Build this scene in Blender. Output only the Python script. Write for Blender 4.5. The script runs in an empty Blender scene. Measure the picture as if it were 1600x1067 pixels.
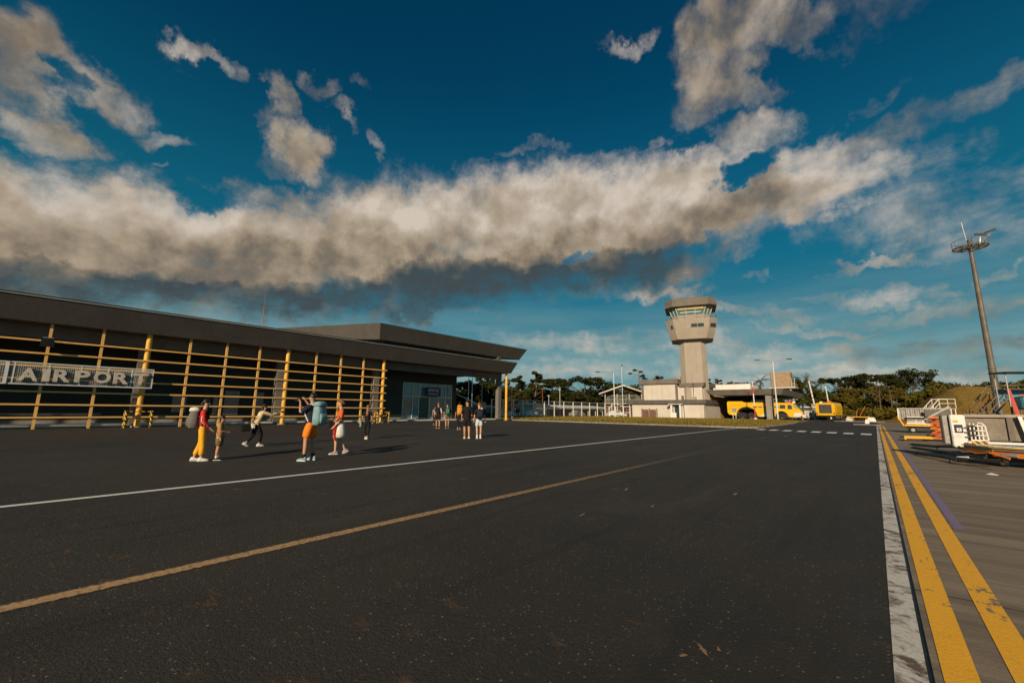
import bpy, bmesh, math, random
from mathutils import Vector, Matrix, Euler
R = math.radians
sc = bpy.context.scene
col = sc.collection

# ---------------------------------------------------------------- camera
CAM_YAW, CAM_PITCH, CAM_ROLL = 0.714584, 0.163408, 0.009575
cd = bpy.data.cameras.new("camera")
cd.sensor_width = 36.0
cd.lens = 647.2264 / 1600 * 36
cd.clip_start = 0.05
cd.clip_end = 6000
cam = bpy.data.objects.new("camera", cd)
col.objects.link(cam)
f = Vector((-math.sin(CAM_YAW) * math.cos(CAM_PITCH), math.cos(CAM_YAW) * math.cos(CAM_PITCH), math.sin(CAM_PITCH)))
r0 = Vector((math.cos(CAM_YAW), math.sin(CAM_YAW), 0))
u0 = r0.cross(f)
rr = r0 * math.cos(CAM_ROLL) + u0 * math.sin(CAM_ROLL)
uu = -r0 * math.sin(CAM_ROLL) + u0 * math.cos(CAM_ROLL)
mw = Matrix((rr, uu, -f)).transposed().to_4x4()
mw.translation = (0, 0, 1.42)
cam.matrix_world = mw
sc.camera = cam
sc.view_settings.view_transform = 'Standard'
sc.view_settings.look = 'None'
sc.view_settings.gamma = 1
sc.view_settings.exposure = 0.0
sc.view_settings.use_curve_mapping = False

# ---------------------------------------------------------------- sun
SUN_AZ, SUN_EL = R(20), R(21)          # the sun stands behind the camera (towards -Y, a little +X)
to_sun = Vector((math.sin(SUN_AZ) * math.cos(SUN_EL), -math.cos(SUN_AZ) * math.cos(SUN_EL), math.sin(SUN_EL)))
sl = bpy.data.lights.new("sun", 'SUN')
sl.energy = 5.0
sl.angle = R(0.6)
sl.color = (1.0, 0.79, 0.54)
sun = bpy.data.objects.new("sun", sl)
col.objects.link(sun)
sun.rotation_euler = to_sun.to_track_quat('Z', 'Y').to_euler()

# ---------------------------------------------------------------- world: sky with clouds
w = bpy.data.worlds.new("World")
sc.world = w
w.use_nodes = True
NT = w.node_tree
NT.nodes.clear()

class G:
    """tiny helper for node graphs"""
    def __init__(s, nt): s.nt = nt
    def put(s, sock, v):
        if isinstance(v, bpy.types.NodeSocket): s.nt.links.new(v, sock)
        elif v is not None: sock.default_value = v
    def math(s, op, a, b=None, c=None, clamp=False):
        n = s.nt.nodes.new('ShaderNodeMath'); n.operation = op; n.use_clamp = clamp
        s.put(n.inputs[0], a); s.put(n.inputs[1], b)
        if c is not None: s.put(n.inputs[2], c)
        return n.outputs[0]
    def vmath(s, op, a, b=None, out=0):
        n = s.nt.nodes.new('ShaderNodeVectorMath'); n.operation = op
        s.put(n.inputs[0], a); s.put(n.inputs[1], b)
        return n.outputs[out]
    def xyz(s, x, y, z=0.0):
        n = s.nt.nodes.new('ShaderNodeCombineXYZ')
        s.put(n.inputs[0], x); s.put(n.inputs[1], y); s.put(n.inputs[2], z)
        return n.outputs[0]
    def sep(s, v):
        n = s.nt.nodes.new('ShaderNodeSeparateXYZ'); s.put(n.inputs[0], v); return n.outputs
    def noise(s, vec, scale, detail=4, rough=0.55, dist=0.0, out=0):
        n = s.nt.nodes.new('ShaderNodeTexNoise')
        s.put(n.inputs['Vector'], vec); s.put(n.inputs['Scale'], scale)
        n.inputs['Detail'].default_value = detail; n.inputs['Roughness'].default_value = rough
        n.inputs['Distortion'].default_value = dist
        return n.outputs[out]
    def vor(s, vec, scale, out='Distance'):
        n = s.nt.nodes.new('ShaderNodeTexVoronoi'); s.put(n.inputs['Vector'], vec); s.put(n.inputs['Scale'], scale)
        return n.outputs[out]
    def rng(s, v, a, b, c, d, smooth=False):
        n = s.nt.nodes.new('ShaderNodeMapRange')
        if smooth: n.interpolation_type = 'SMOOTHSTEP'
        s.put(n.inputs[0], v)
        for i, q in enumerate((a, b, c, d)): s.put(n.inputs[i + 1], q)
        return n.outputs[0]
    def mix(s, f_, a, b, mode='MIX'):
        n = s.nt.nodes.new('ShaderNodeMix'); n.data_type = 'RGBA'; n.blend_type = mode
        s.put(n.inputs[0], f_)
        s.put(n.inputs[6], a if isinstance(a, bpy.types.NodeSocket) else (*a, 1))
        s.put(n.inputs[7], b if isinstance(b, bpy.types.NodeSocket) else (*b, 1))
        return n.outputs[2]
    def ramp(s, v, stops):
        n = s.nt.nodes.new('ShaderNodeValToRGB'); s.put(n.inputs[0], v)
        e = n.color_ramp.elements
        while len(e) < len(stops): e.new(0.5)
        for i, (p, c) in enumerate(stops):
            e[i].position = p; e[i].color = (*c, 1)
        return n.outputs[0]
    def texco(s, which='Generated'):
        return s.nt.nodes.new('ShaderNodeTexCoord').outputs[which]
    def bump(s, h, strength, dist=0.02):
        n = s.nt.nodes.new('ShaderNodeBump'); s.put(n.inputs['Height'], h)
        n.inputs['Strength'].default_value = strength; n.inputs['Distance'].default_value = dist
        return n.outputs[0]

g = G(NT)
# every bank: (az, el) -> unit ellipse, and its weight; az from +Y towards +X, el above the horizon, radians
CLOUDS = [(3.999, 0.337, 6.116, 1.646, -8.457, 4.851, 1.0),(9.769, 0.898, 16.082, 2.464, -10.824, 7.002, 1.0),(2.886, 0.206, 3.661, 1.252, -8.421, 4.145, 1.0),(2.737, 0.305, 2.546, 1.025, -7.199, 3.592, 1.0),(2.487, 0.327, 1.402, 0.595, -7.201, 3.404, 1.0),(3.559, 0.44, 0.969, 0.188, -8.829, 3.893, 0.95),(5.403, 0.324, 0.328, -1.196, -18.877, 7.733, 0.85),(11.622, 2.836, -2.12, 4.814, -26.757, 11.987, 0.55),(11.699, 2.021, -2.837, 4.172, -42.146, 19.066, 0.48),(23.119, 4.939, -7.647, 9.05, -41.089, 17.824, 0.5),(8.745, 0.41, 1.035, -3.016, -21.599, 11.23, 0.72),(9.01, 2.068, -0.7, 3.074, -25.084, 11.55, 0.72),(15.796, -1.639, 25.669, -2.813, -30.947, 6.781, 0.6),(14.866, -2.039, 23.039, -3.327, -30.185, 6.016, 0.55),(4.429, 0.093, 2.026, -0.244, -17.05, 5.255, 0.8),(4.852, 0.479, 7.595, 2.362, -16.31, 6.745, 0.8),(15.268, 1.783, 20.014, 8.301, -31.464, 23.007, 0.55),(11.122, 0.78, 11.18, 2.809, -20.362, 11.963, 0.65),(10.205, 1.499, 8.285, 3.652, -23.964, 14.668, 0.6),(6.692, 0.694, 3.883, 1.254, -28.524, 15.893, 0.6),(10.394, 0.84, 2.449, -1.565, -23.517, 11.807, 0.7),(15.983, -5.163, 29.289, -7.333, -17.163, -3.289, 0.85),(11.325, -2.81, 19.371, -6.271, -38.555, 10.155, 0.66),(20.585, -4.243, 33.697, -3.214, -48.751, 20.238, 0.6),(15.329, -1.772, 25.687, -1.422, -26.213, 8.961, 0.8),(23.158, -1.919, 39.14, 0.855, -18.328, 9.908, 0.5),(21.887, -0.918, 32.554, 13.307, -85.496, 61.277, 0.46),(75.978, 4.567, 108.579, 39.725, -151.739, 125.124, 0.42),(19.354, -3.202, 29.574, 6.946, -62.192, 49.016, 0.62),(31.361, -6.939, 47.612, 3.854, -68.73, 48.909, 0.48),(13.996, -16.24, 28.213, -26.584, -27.697, -16.922, 0.62),(26.476, -16.504, 44.036, -21.463, -53.811, 3.593, 0.45),(11.47, -10.88, 20.083, -13.627, -17.233, -7.485, 0.78),(20.493, -4.975, 28.432, -2.993, -40.623, 16.848, 0.5),(22.145, -11.301, 34.497, -9.939, -60.737, 28.157, 0.5),(14.628, -15.867, 26.671, -47.198, -65.655, -14.291, 0.5),(22.155, -13.94, 34.096, -20.83, -89.254, 36.728, 0.44),(16.861, -19.883, 28.875, -54.281, -66.606, -19.382, 0.44),(10.089, -0.349, 12.712, 3.184, -33.232, 18.755, 0.6),(14.431, 7.368, 15.651, 30.657, -45.671, 59.628, 0.5),(18.435, -1.706, 22.016, 1.248, -47.811, 23.053, 0.45),(15.328, 1.24, 5.743, -5.396, -65.456, 47.843, 0.52),(11.738, 2.228, 6.514, 7.113, -78.035, 51.515, 0.45),(8.849, 1.679, 3.467, 2.993, -65.151, 39.474, 0.46),(12.551, 9.872, 4.349, 40.585, -81.429, 77.417, 0.42),(23.394, 16.733, -0.967, 34.1, -86.116, 63.078, 0.44),(17.489, -22.041, 32.095, -54.197, -46.796, -40.172, 0.4),(11.773, -1.239, 3.536, -3.08, -12.094, 7.834, 0.74),(17.462, -1.57, 5.562, -5.114, -22.478, 13.263, 0.5),(7.29, -0.115, 0.975, -5.817, -22.618, 15.691, 0.66),(7.819, -0.471, -0.023, -8.033, -21.838, 15.194, 0.52),(7.692, -1.127, 0.754, -10.551, -25.835, 17.07, 0.4),(9.646, -1.041, 2.196, -10.003, -35.182, 20.338, 0.6),(23.376, 7.186, -5.637, 15.482, -77.371, 39.601, 0.42),(13.147, -0.338, -0.239, -6.756, -78.953, 21.488, 0.62),(8.401, 0.438, 2.888, 1.435, -53.316, 14.075, 0.68),(25.789, -2.216, 4.025, -18.132, -110.389, 28.586, 0.56),(11.599, 0.619, 2.11, -0.608, -47.163, 15.432, 0.56),(9.229, -0.875, 0.577, -8.298, -73.942, 11.519, 0.6),(19.143, 1.133, -3.652, 16.664, -91.672, 17.096, 0.6),(5.7, -0.289, -0.718, -2.553, -13.943, 4.917, 0.46),(6.122, -0.009, 5.898, 0.529, -51.45, 11.746, 0.6),(6.796, 0.177, 9.368, 0.414, -58.494, 10.164, 0.5),(5.559, -0.369, -0.544, -3.613, -52.113, 9.56, 0.56),(2.494, -0.143, 0.272, -0.757, -35.902, 3.952, 0.56),(8.185, -0.587, -1.118, -0.169, -49.357, 5.35, 0.58),(3.09, -0.087, 1.509, -0.752, -33.223, 4.421, 0.52),(2.552, -0.201, 0.157, -0.569, -37.455, 2.449, 0.56),(7.363, -0.512, -0.257, -8.391, -73.529, 16.174, 0.5),(3.312, -0.035, 1.96, 0.01, -36.507, 2.814, 0.5),(7.066, -0.768, 1.379, -11.002, -74.626, 13.269, 0.5),(10.53, 1.479, -1.706, 2.815, -31.471, 12.375, 0.42)]
GAPS = [(17.097, 1.455, 2.2, -2.964, -47.863, 22.105, 0.8),(17.548, 2.937, 8.337, 8.393, -75.217, 32.256, 0.5),(28.513, 11.496, -2.327, 19.31, -64.205, 32.37, 0.3),(12.791, 1.699, 2.58, 3.879, -61.405, 22.765, 0.3),(24.203, -0.806, 33.735, 6.976, -70.832, 38.585, 0.35),(23.57, 3.106, 5.356, -2.482, -58.592, 32.698, 0.4),(15.15, 0.98, 0.301, -7.368, -37.576, 23.383, 0.35),(35.905, -10.603, 63.367, -23.997, -83.545, 4.645, 0.35)]
UNDERS = [(4.409, 0.384, 6.911, 2.513, -21.324, 7.907, 0.85),(3.454, 0.223, 4.641, 2.078, -22.229, 7.381, 0.85),(3.271, 0.282, 3.465, 1.738, -15.709, 5.487, 1.0),(3.16, 0.374, 2.458, 1.76, -14.896, 5.628, 1.0),(3.43, 0.288, 1.659, 0.841, -16.83, 5.723, 1.0),(6.928, 0.35, 4.166, 0.785, -30.72, 11.644, 0.5),(6.598, 0.755, 1.852, 1.261, -20.922, 7.249, 0.65),(7.779, 0.829, 0.826, 0.543, -30.215, 11.553, 0.3),(6.618, 0.741, 10.349, 6.741, -32.563, 17.675, 0.35),(5.363, -0.815, 0.375, -5.673, -13.135, 8.809, 0.45),(4.46, 0.047, 3.179, 0.209, -22.128, 7.274, 0.45),(2.163, 0.136, 2.18, 1.225, -12.779, 5.114, 0.42),(3.825, 0.303, 5.761, 2.445, -15.357, 7.514, 0.34),(3.079, 0.379, 1.428, 1.118, -15.519, 6.224, 0.4),(6.73, 0.816, 0.973, 0.455, -22.732, 9.286, 0.42),(7.92, 1.414, 12.628, 4.568, -7.154, 11.386, 0.42),(8.515, -0.986, 13.957, 0.54, -8.669, 5.288, 0.42),(6.352, 0.754, 7.483, 1.676, -6.146, 5.568, 0.34),(6.034, -0.637, 1.687, -2.069, -7.895, 4.936, 0.36),(7.029, 0.858, -1.558, -0.155, -17.215, 8.277, 0.35),(3.598, -0.372, 0.06, -2.361, -14.096, 3.063, 0.2),(2.392, 0.17, 2.542, 1.268, -11.66, 4.687, 0.3),(4.68, 0.296, 6.202, 3.328, -26.479, 11.306, 0.3),(13.347, 1.233, 1.822, -3.127, -41.454, 20.77, 0.25),(6.477, -0.528, -0.791, -0.979, -24.222, 3.027, 0.7)]

dirv = g.texco('Generated')
dx, dy, dz = g.sep(dirv)
az = g.math('ARCTAN2', dx, dy)
el = g.math('ARCSINE', dz)
ae1 = g.xyz(az, el, 1.0)
wn = g.noise(ae1, 3.2, 6, 0.6, 0.0, out=1)
wn2 = g.noise(ae1, 15.0, 5, 0.62, 0.0, out=1)
off = g.vmath('MULTIPLY', g.vmath('SUBTRACT', wn, (0.5, 0.5, 0.5)), (0.30, 0.17, 0.0))
off2 = g.vmath('MULTIPLY', g.vmath('SUBTRACT', wn2, (0.5, 0.5, 0.5)), (0.11, 0.085, 0.0))
q = g.vmath('ADD', g.vmath('ADD', ae1, off), off2)
def field(vec, lst):
    acc = None
    for (a, b, c, d, e, f_, amp) in lst:
        u = g.vmath('DOT_PRODUCT', vec, (a, b, c), out=1)
        v = g.vmath('DOT_PRODUCT', vec, (d, e, f_), out=1)
        r2 = g.math('MULTIPLY_ADD', u, u, g.math('MULTIPLY', v, v))
        k = g.rng(r2, 0.0, 2.3, amp, 0.0, True)
        acc = k if acc is None else g.math('MAXIMUM', acc, k)
    return acc
dens = g.math('SUBTRACT', field(q, CLOUDS), field(q, GAPS))
# plane-projected coordinates stretch the detail towards the horizon, as a layer of cloud does
den = g.math('MAXIMUM', g.math('ADD', dz, 0.16), 0.03)
pl = g.xyz(g.math('DIVIDE', dx, den), g.math('DIVIDE', dy, den), 0.3)
n1 = g.noise(pl, 2.4, 10, 0.66, 0.35)
n2 = g.noise(ae1, 9.0, 10, 0.64, 0.20)
n4 = g.noise(g.vmath('ADD', ae1, (5.0, 2.0, 0.0)), 30.0, 8, 0.68, 0.1)
nn = g.math('ADD', g.math('ADD', g.math('MULTIPLY', n1, 0.42), g.math('MULTIPLY', n2, 0.38)), g.math('MULTIPLY', n4, 0.20))
d1 = g.math('ADD', dens, g.math('MULTIPLY', g.math('SUBTRACT', nn, 0.5), 2.3))
mask = g.math('POWER', g.rng(d1, 0.20, 1.02, 0.0, 1.0, True), 0.85)
n_den = g.math('MULTIPLY', dens, 1.0)
# thin veil everywhere low over the horizon
veil = g.math('MULTIPLY', g.rng(el, R(0), R(20), 0.85, 0.0, True), g.rng(g.noise(g.vmath('MULTIPLY', ae1, (1.0, 7.0, 1.0)), 2.6, 7, 0.6), 0.32, 0.68, 0.1, 1.0, True))
# light on the clouds: cream where the low sun reaches, slate on the undersides
ud = field(q, UNDERS)
# relief: compare density noise a little lower / towards the sun side
ae_s = g.vmath('ADD', ae1, (-0.012, 0.022, 0.0))
n2s = g.noise(ae_s, 11.0, 6, 0.58, 0.15)
n3 = g.noise(ae1, 4.5, 5, 0.55)
n3s = g.noise(g.vmath('ADD', ae1, (-0.02, 0.05, 0.0)), 4.5, 5, 0.55)
n5 = g.noise(ae1, 7.0, 6, 0.52, 0.3)
n5s = g.noise(g.vmath('ADD', ae1, (-0.020, 0.034, 0.0)), 7.0, 6, 0.52, 0.3)
relief = g.math('ADD', g.math('MULTIPLY', g.math('SUBTRACT', n2, n2s), 0.75), g.math('ADD', g.math('MULTIPLY', g.math('SUBTRACT', n3, n3s), 0.9), g.math('MULTIPLY', g.math('SUBTRACT', n5, n5s), 1.1)))
soft = g.math('MULTIPLY', g.math('SUBTRACT', g.noise(g.vmath('ADD', pl, (3.1, 1.7, 0.0)), 1.5, 5, 0.5), 0.5), 0.55)
shade = g.math('ADD', g.math('SUBTRACT', g.math('MULTIPLY', ud, 0.98), relief), soft)
shade = g.math('ADD', shade, g.rng(d1, 0.45, 1.35, 0.03, 0.24, True), clamp=True)
ccol = g.ramp(shade, [(0.0, (0.63, 0.545, 0.455)), (0.20, (0.48, 0.40, 0.315)), (0.42, (0.355, 0.285, 0.205)), (0.62, (0.215, 0.175, 0.132)), (0.82, (0.115, 0.118, 0.108)), (1.0, (0.055, 0.072, 0.080))])
# higher thin clouds are greyer and let the blue through
sky = NT.nodes.new('ShaderNodeTexSky')
sky.sky_type = 'NISHITA'
sky.sun_disc = False
sky.sun_elevation = SUN_EL
sky.sun_rotation = math.atan2(to_sun.x, to_sun.y)
sky.altitude = 0
sky.air_density = 1.0
sky.dust_density = 0.6
sky.ozone_density = 3.0
skyc = g.mix(1.0, sky.outputs[0], (0.012, 0.36, 0.43), 'MULTIPLY')
SKYGAIN = 1.0
cc10 = g.vmath('SCALE', ccol, None); cc10.node.inputs['Scale'].default_value = 10.0
vcol = (2.3, 3.7, 3.85)
hazy = g.rng(el, R(2), R(44), 0.92, 0.0, True)
skyc = g.mix(hazy, skyc, g.mix(g.rng(el, R(2), R(17), 0, 1, True), (1.5, 3.15, 3.4), (0.10, 1.6, 2.35)))
s1 = g.mix(veil, skyc, vcol)
thin = g.math('MULTIPLY', mask, g.rng(g.math('ADD', dens, g.math('MULTIPLY', g.math('SUBTRACT', nn, 0.5), 1.2)), 0.25, 0.85, 0.45, 1.0, True))
s2 = g.mix(thin, s1, cc10)
bg = NT.nodes.new('ShaderNodeBackground')
g.put(bg.inputs['Color'], s2)
bg.inputs['Strength'].default_value = 0.1
out = NT.nodes.new('ShaderNodeOutputWorld')
NT.links.new(bg.outputs[0], out.inputs[0])

# ---------------------------------------------------------------- materials
def new_mat(name):
    m = bpy.data.materials.new(name); m.use_nodes = True
    m.node_tree.nodes.clear()
    return m, G(m.node_tree)

def finish(m, gg, base, rough=0.7, metal=0.0, bump=None, bstr=0.3, bdist=0.01, spec=0.5, trans=0.0, alpha=None, emit=None, estr=0.0):
    nt = m.node_tree
    p = nt.nodes.new('ShaderNodeBsdfPrincipled')
    o = nt.nodes.new('ShaderNodeOutputMaterial')
    gg.put(p.inputs['Base Color'], base if isinstance(base, bpy.types.NodeSocket) else (*base, 1))
    gg.put(p.inputs['Roughness'], rough)
    p.inputs['Metallic'].default_value = metal
    p.inputs['Specular IOR Level'].default_value = spec
    if trans: p.inputs['Transmission Weight'].default_value = trans
    if alpha is not None: gg.put(p.inputs['Alpha'], alpha)
    if bump is not None: nt.links.new(gg.bump(bump, bstr, bdist), p.inputs['Normal'])
    if emit is not None:
        p.inputs['Emission Color'].default_value = (*emit, 1); p.inputs['Emission Strength'].default_value = estr
    nt.links.new(p.outputs[0], o.inputs[0])
    return m

def worn(name, c, rough=0.6, var=0.25, scale=3.0, metal=0.0, spec=0.4, dirt=(0.10, 0.075, 0.05), dirt_amt=0.25, bstr=0.15):
    """painted / cloth / metal surface: tone varies, some grime"""
    m, gg = new_mat(name)
    co = gg.texco('Object')
    n = gg.noise(co, scale, 6, 0.6)
    n2 = gg.noise(co, scale * 5.3, 4, 0.6)
    lo = tuple(x * (1 - var) for x in c); hi = tuple(min(1, x * (1 + var)) for x in c)
    base = gg.mix(gg.rng(n, 0.3, 0.7, 0, 1), lo, hi)
    base = gg.mix(gg.rng(n2, 0.52, 0.75, 0, dirt_amt), base, dirt)
    return finish(m, gg, base, gg.rng(n2, 0.2, 0.8, max(0.05, rough - 0.12), min(1, rough + 0.12)), metal, n2, bstr, 0.01, spec)

M = {}
M['yellow'] = worn('yellow_paint', (0.80, 0.42, 0.06), 0.45, 0.16, 1.5, dirt_amt=0.35)
M['bar'] = worn('yellow_bar_paint', (0.74, 0.43, 0.13), 0.45, 0.10, 1.0, dirt_amt=0.2)
M['cladding'] = None
M['concrete'] = worn('concrete', (0.26, 0.235, 0.21), 0.85, 0.2, 1.2)
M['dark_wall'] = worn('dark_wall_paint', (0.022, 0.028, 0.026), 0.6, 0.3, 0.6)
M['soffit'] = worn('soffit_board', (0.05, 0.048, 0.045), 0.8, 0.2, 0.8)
M['beam'] = worn('grey_render', (0.16, 0.15, 0.14), 0.85, 0.2, 0.7)
M['door'] = worn('grey_door_paint', (0.30, 0.27, 0.24), 0.5, 0.12, 1.0)
M['white'] = worn('white_paint', (0.74, 0.72, 0.68), 0.5, 0.08, 1.0, dirt_amt=0.3)
M['white_metal'] = worn('white_metal_paint', (0.62, 0.64, 0.62), 0.45, 0.1, 1.5, dirt_amt=0.3)
M['cream'] = worn('cream_render', (0.76, 0.69, 0.60), 0.85, 0.1, 0.5, dirt_amt=0.25)
M['cream2'] = worn('tan_render', (0.60, 0.51, 0.41), 0.85, 0.1, 0.5, dirt_amt=0.25)
M['roofgrey'] = worn('grey_roof_edge', (0.15, 0.13, 0.11), 0.8, 0.2, 0.8)
M['black'] = worn('black_paint', (0.012, 0.012, 0.013), 0.5, 0.3, 2.0, dirt_amt=0.1)
M['rubber'] = worn('tyre_rubber', (0.016, 0.015, 0.014), 0.85, 0.3, 4.0, dirt_amt=0.3)
M['steel'] = worn('galvanised_steel', (0.32, 0.32, 0.31), 0.45, 0.2, 3.0, metal=0.4, dirt_amt=0.3)
M['pole'] = worn('weathered_pole_steel', (0.14, 0.12, 0.095), 0.55, 0.35, 1.6, metal=0.2, dirt_amt=0.5)
M['rust'] = worn('rusty_orange_steel', (0.42, 0.13, 0.035), 0.7, 0.35, 4.0, dirt_amt=0.5)
M['orange'] = worn('orange_paint', (0.62, 0.17, 0.03), 0.5, 0.2, 3.0, dirt_amt=0.4)
M['gseyellow'] = worn('vehicle_yellow_paint', (0.72, 0.38, 0.02), 0.35, 0.1, 2.0, dirt_amt=0.3)
M['truckyellow'] = worn('fire_truck_yellow_paint', (0.74, 0.43, 0.008), 0.35, 0.08, 0.7, dirt_amt=0.15)
M['blue'] = worn('blue_paint', (0.10, 0.24, 0.34), 0.45, 0.15, 2.0, dirt_amt=0.3)
M['teal'] = worn('teal_paint', (0.06, 0.26, 0.30), 0.45, 0.15, 2.0, dirt_amt=0.3)
M['navy'] = worn('navy_paint', (0.012, 0.02, 0.075), 0.4, 0.1, 2.0, dirt_amt=0.05)
M['red'] = worn('red_paint', (0.50, 0.05, 0.03), 0.5, 0.15, 2.0, dirt_amt=0.2)
M['lettering'] = worn('weathered_letter_metal', (0.64, 0.56, 0.47), 0.5, 0.22, 3.0, metal=0.2, dirt_amt=0.5)
M['greypanel'] = worn('grey_corrugated_metal', (0.30, 0.28, 0.26), 0.5, 0.25, 2.5, metal=0.3, dirt_amt=0.5)
M['brownpanel'] = worn('grey_brown_panel', (0.20, 0.165, 0.13), 0.6, 0.25, 2.5, dirt_amt=0.4)
M['brick'] = worn('red_brown_blockwork', (0.16, 0.085, 0.06), 0.9, 0.3, 4.0)
M['roofdark'] = worn('weathered_roof_sheet', (0.10, 0.09, 0.08), 0.7, 0.3, 1.0)

def streaky(name, c, stain=(0.20,0.16,0.12)):
    m, gg = new_mat(name); co = gg.texco('Object')
    n = gg.noise(co, 0.6, 6, 0.6); n2 = gg.noise(gg.vmath('MULTIPLY', co, (1.6, 1.6, 0.10)), 2.0, 7, 0.62); n3 = gg.noise(co, 9.0, 4, 0.6)
    b = gg.mix(gg.rng(n, 0.3, 0.7, 0, 1), tuple(x*.88 for x in c), tuple(min(.8, x*1.05) for x in c))
    b = gg.mix(gg.rng(n2, 0.52, 0.75, 0, 0.5), b, stain)
    b = gg.mix(gg.rng(n3, 0.58, 0.8, 0, 0.25), b, stain)
    return finish(m, gg, b, 0.85, 0, n3, 0.15, 0.01, 0.25)
M['cream'] = streaky('cream_render', (0.58, 0.535, 0.475), (0.34,0.28,0.22))
M['cream2'] = streaky('tan_render', (0.36, 0.315, 0.265), (0.22,0.17,0.13))
def mat_glass(name, c=(0.02, 0.035, 0.04)):
    m, gg = new_mat(name)
    n = gg.noise(gg.texco('Object'), 0.8, 3)
    return finish(m, gg, gg.mix(n, c, tuple(x * 2.2 for x in c)), 0.08, 0.0, spec=0.8)
M['glass'] = mat_glass('dark_window_glass')
M['glass2'] = mat_glass('teal_window_glass', (0.06, 0.13, 0.145))

def mat_cladding():
    m, gg = new_mat('dark_metal_cladding')
    co = gg.texco('Object')
    n = gg.noise(co, 0.5, 5, 0.6)
    n2 = gg.noise(gg.vmath('MULTIPLY', co, (1.0, 1.0, 0.25)), 5.0, 5, 0.6)
    x, y, z = gg.sep(co)
    seam = gg.math('LESS_THAN', gg.math('FRACT', gg.math('MULTIPLY', gg.math('ADD', x, y), 1 / 3.6)), 0.006)
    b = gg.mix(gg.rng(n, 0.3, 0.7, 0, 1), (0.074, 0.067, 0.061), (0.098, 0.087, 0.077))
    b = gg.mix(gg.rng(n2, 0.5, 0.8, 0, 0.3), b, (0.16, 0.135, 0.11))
    b = gg.mix(gg.math('MULTIPLY', seam, 0.8), b, (0.04, 0.036, 0.033))
    return finish(m, gg, b, 0.62, 0.0, n2, 0.08, 0.01, 0.35)
M['cladding'] = mat_cladding()

def mat_hazard(name, a=(0.72, 0.42, 0.02), b=(0.012, 0.012, 0.012), k=3.2):
    m, gg = new_mat(name)
    x, y, z = gg.sep(gg.texco('Object'))
    t = gg.math('FRACT', gg.math('MULTIPLY', gg.math('ADD', gg.math('ADD', x, y), z), k))
    n = gg.noise(gg.texco('Object'), 9, 4)
    c = gg.mix(gg.math('GREATER_THAN', t, 0.5), a, b)
    c = gg.mix(gg.rng(n, 0.55, 0.8, 0, 0.35), c, (0.10, 0.08, 0.06))
    return finish(m, gg, c, 0.5)
M['hazard'] = mat_hazard('yellow_black_stripes')

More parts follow.
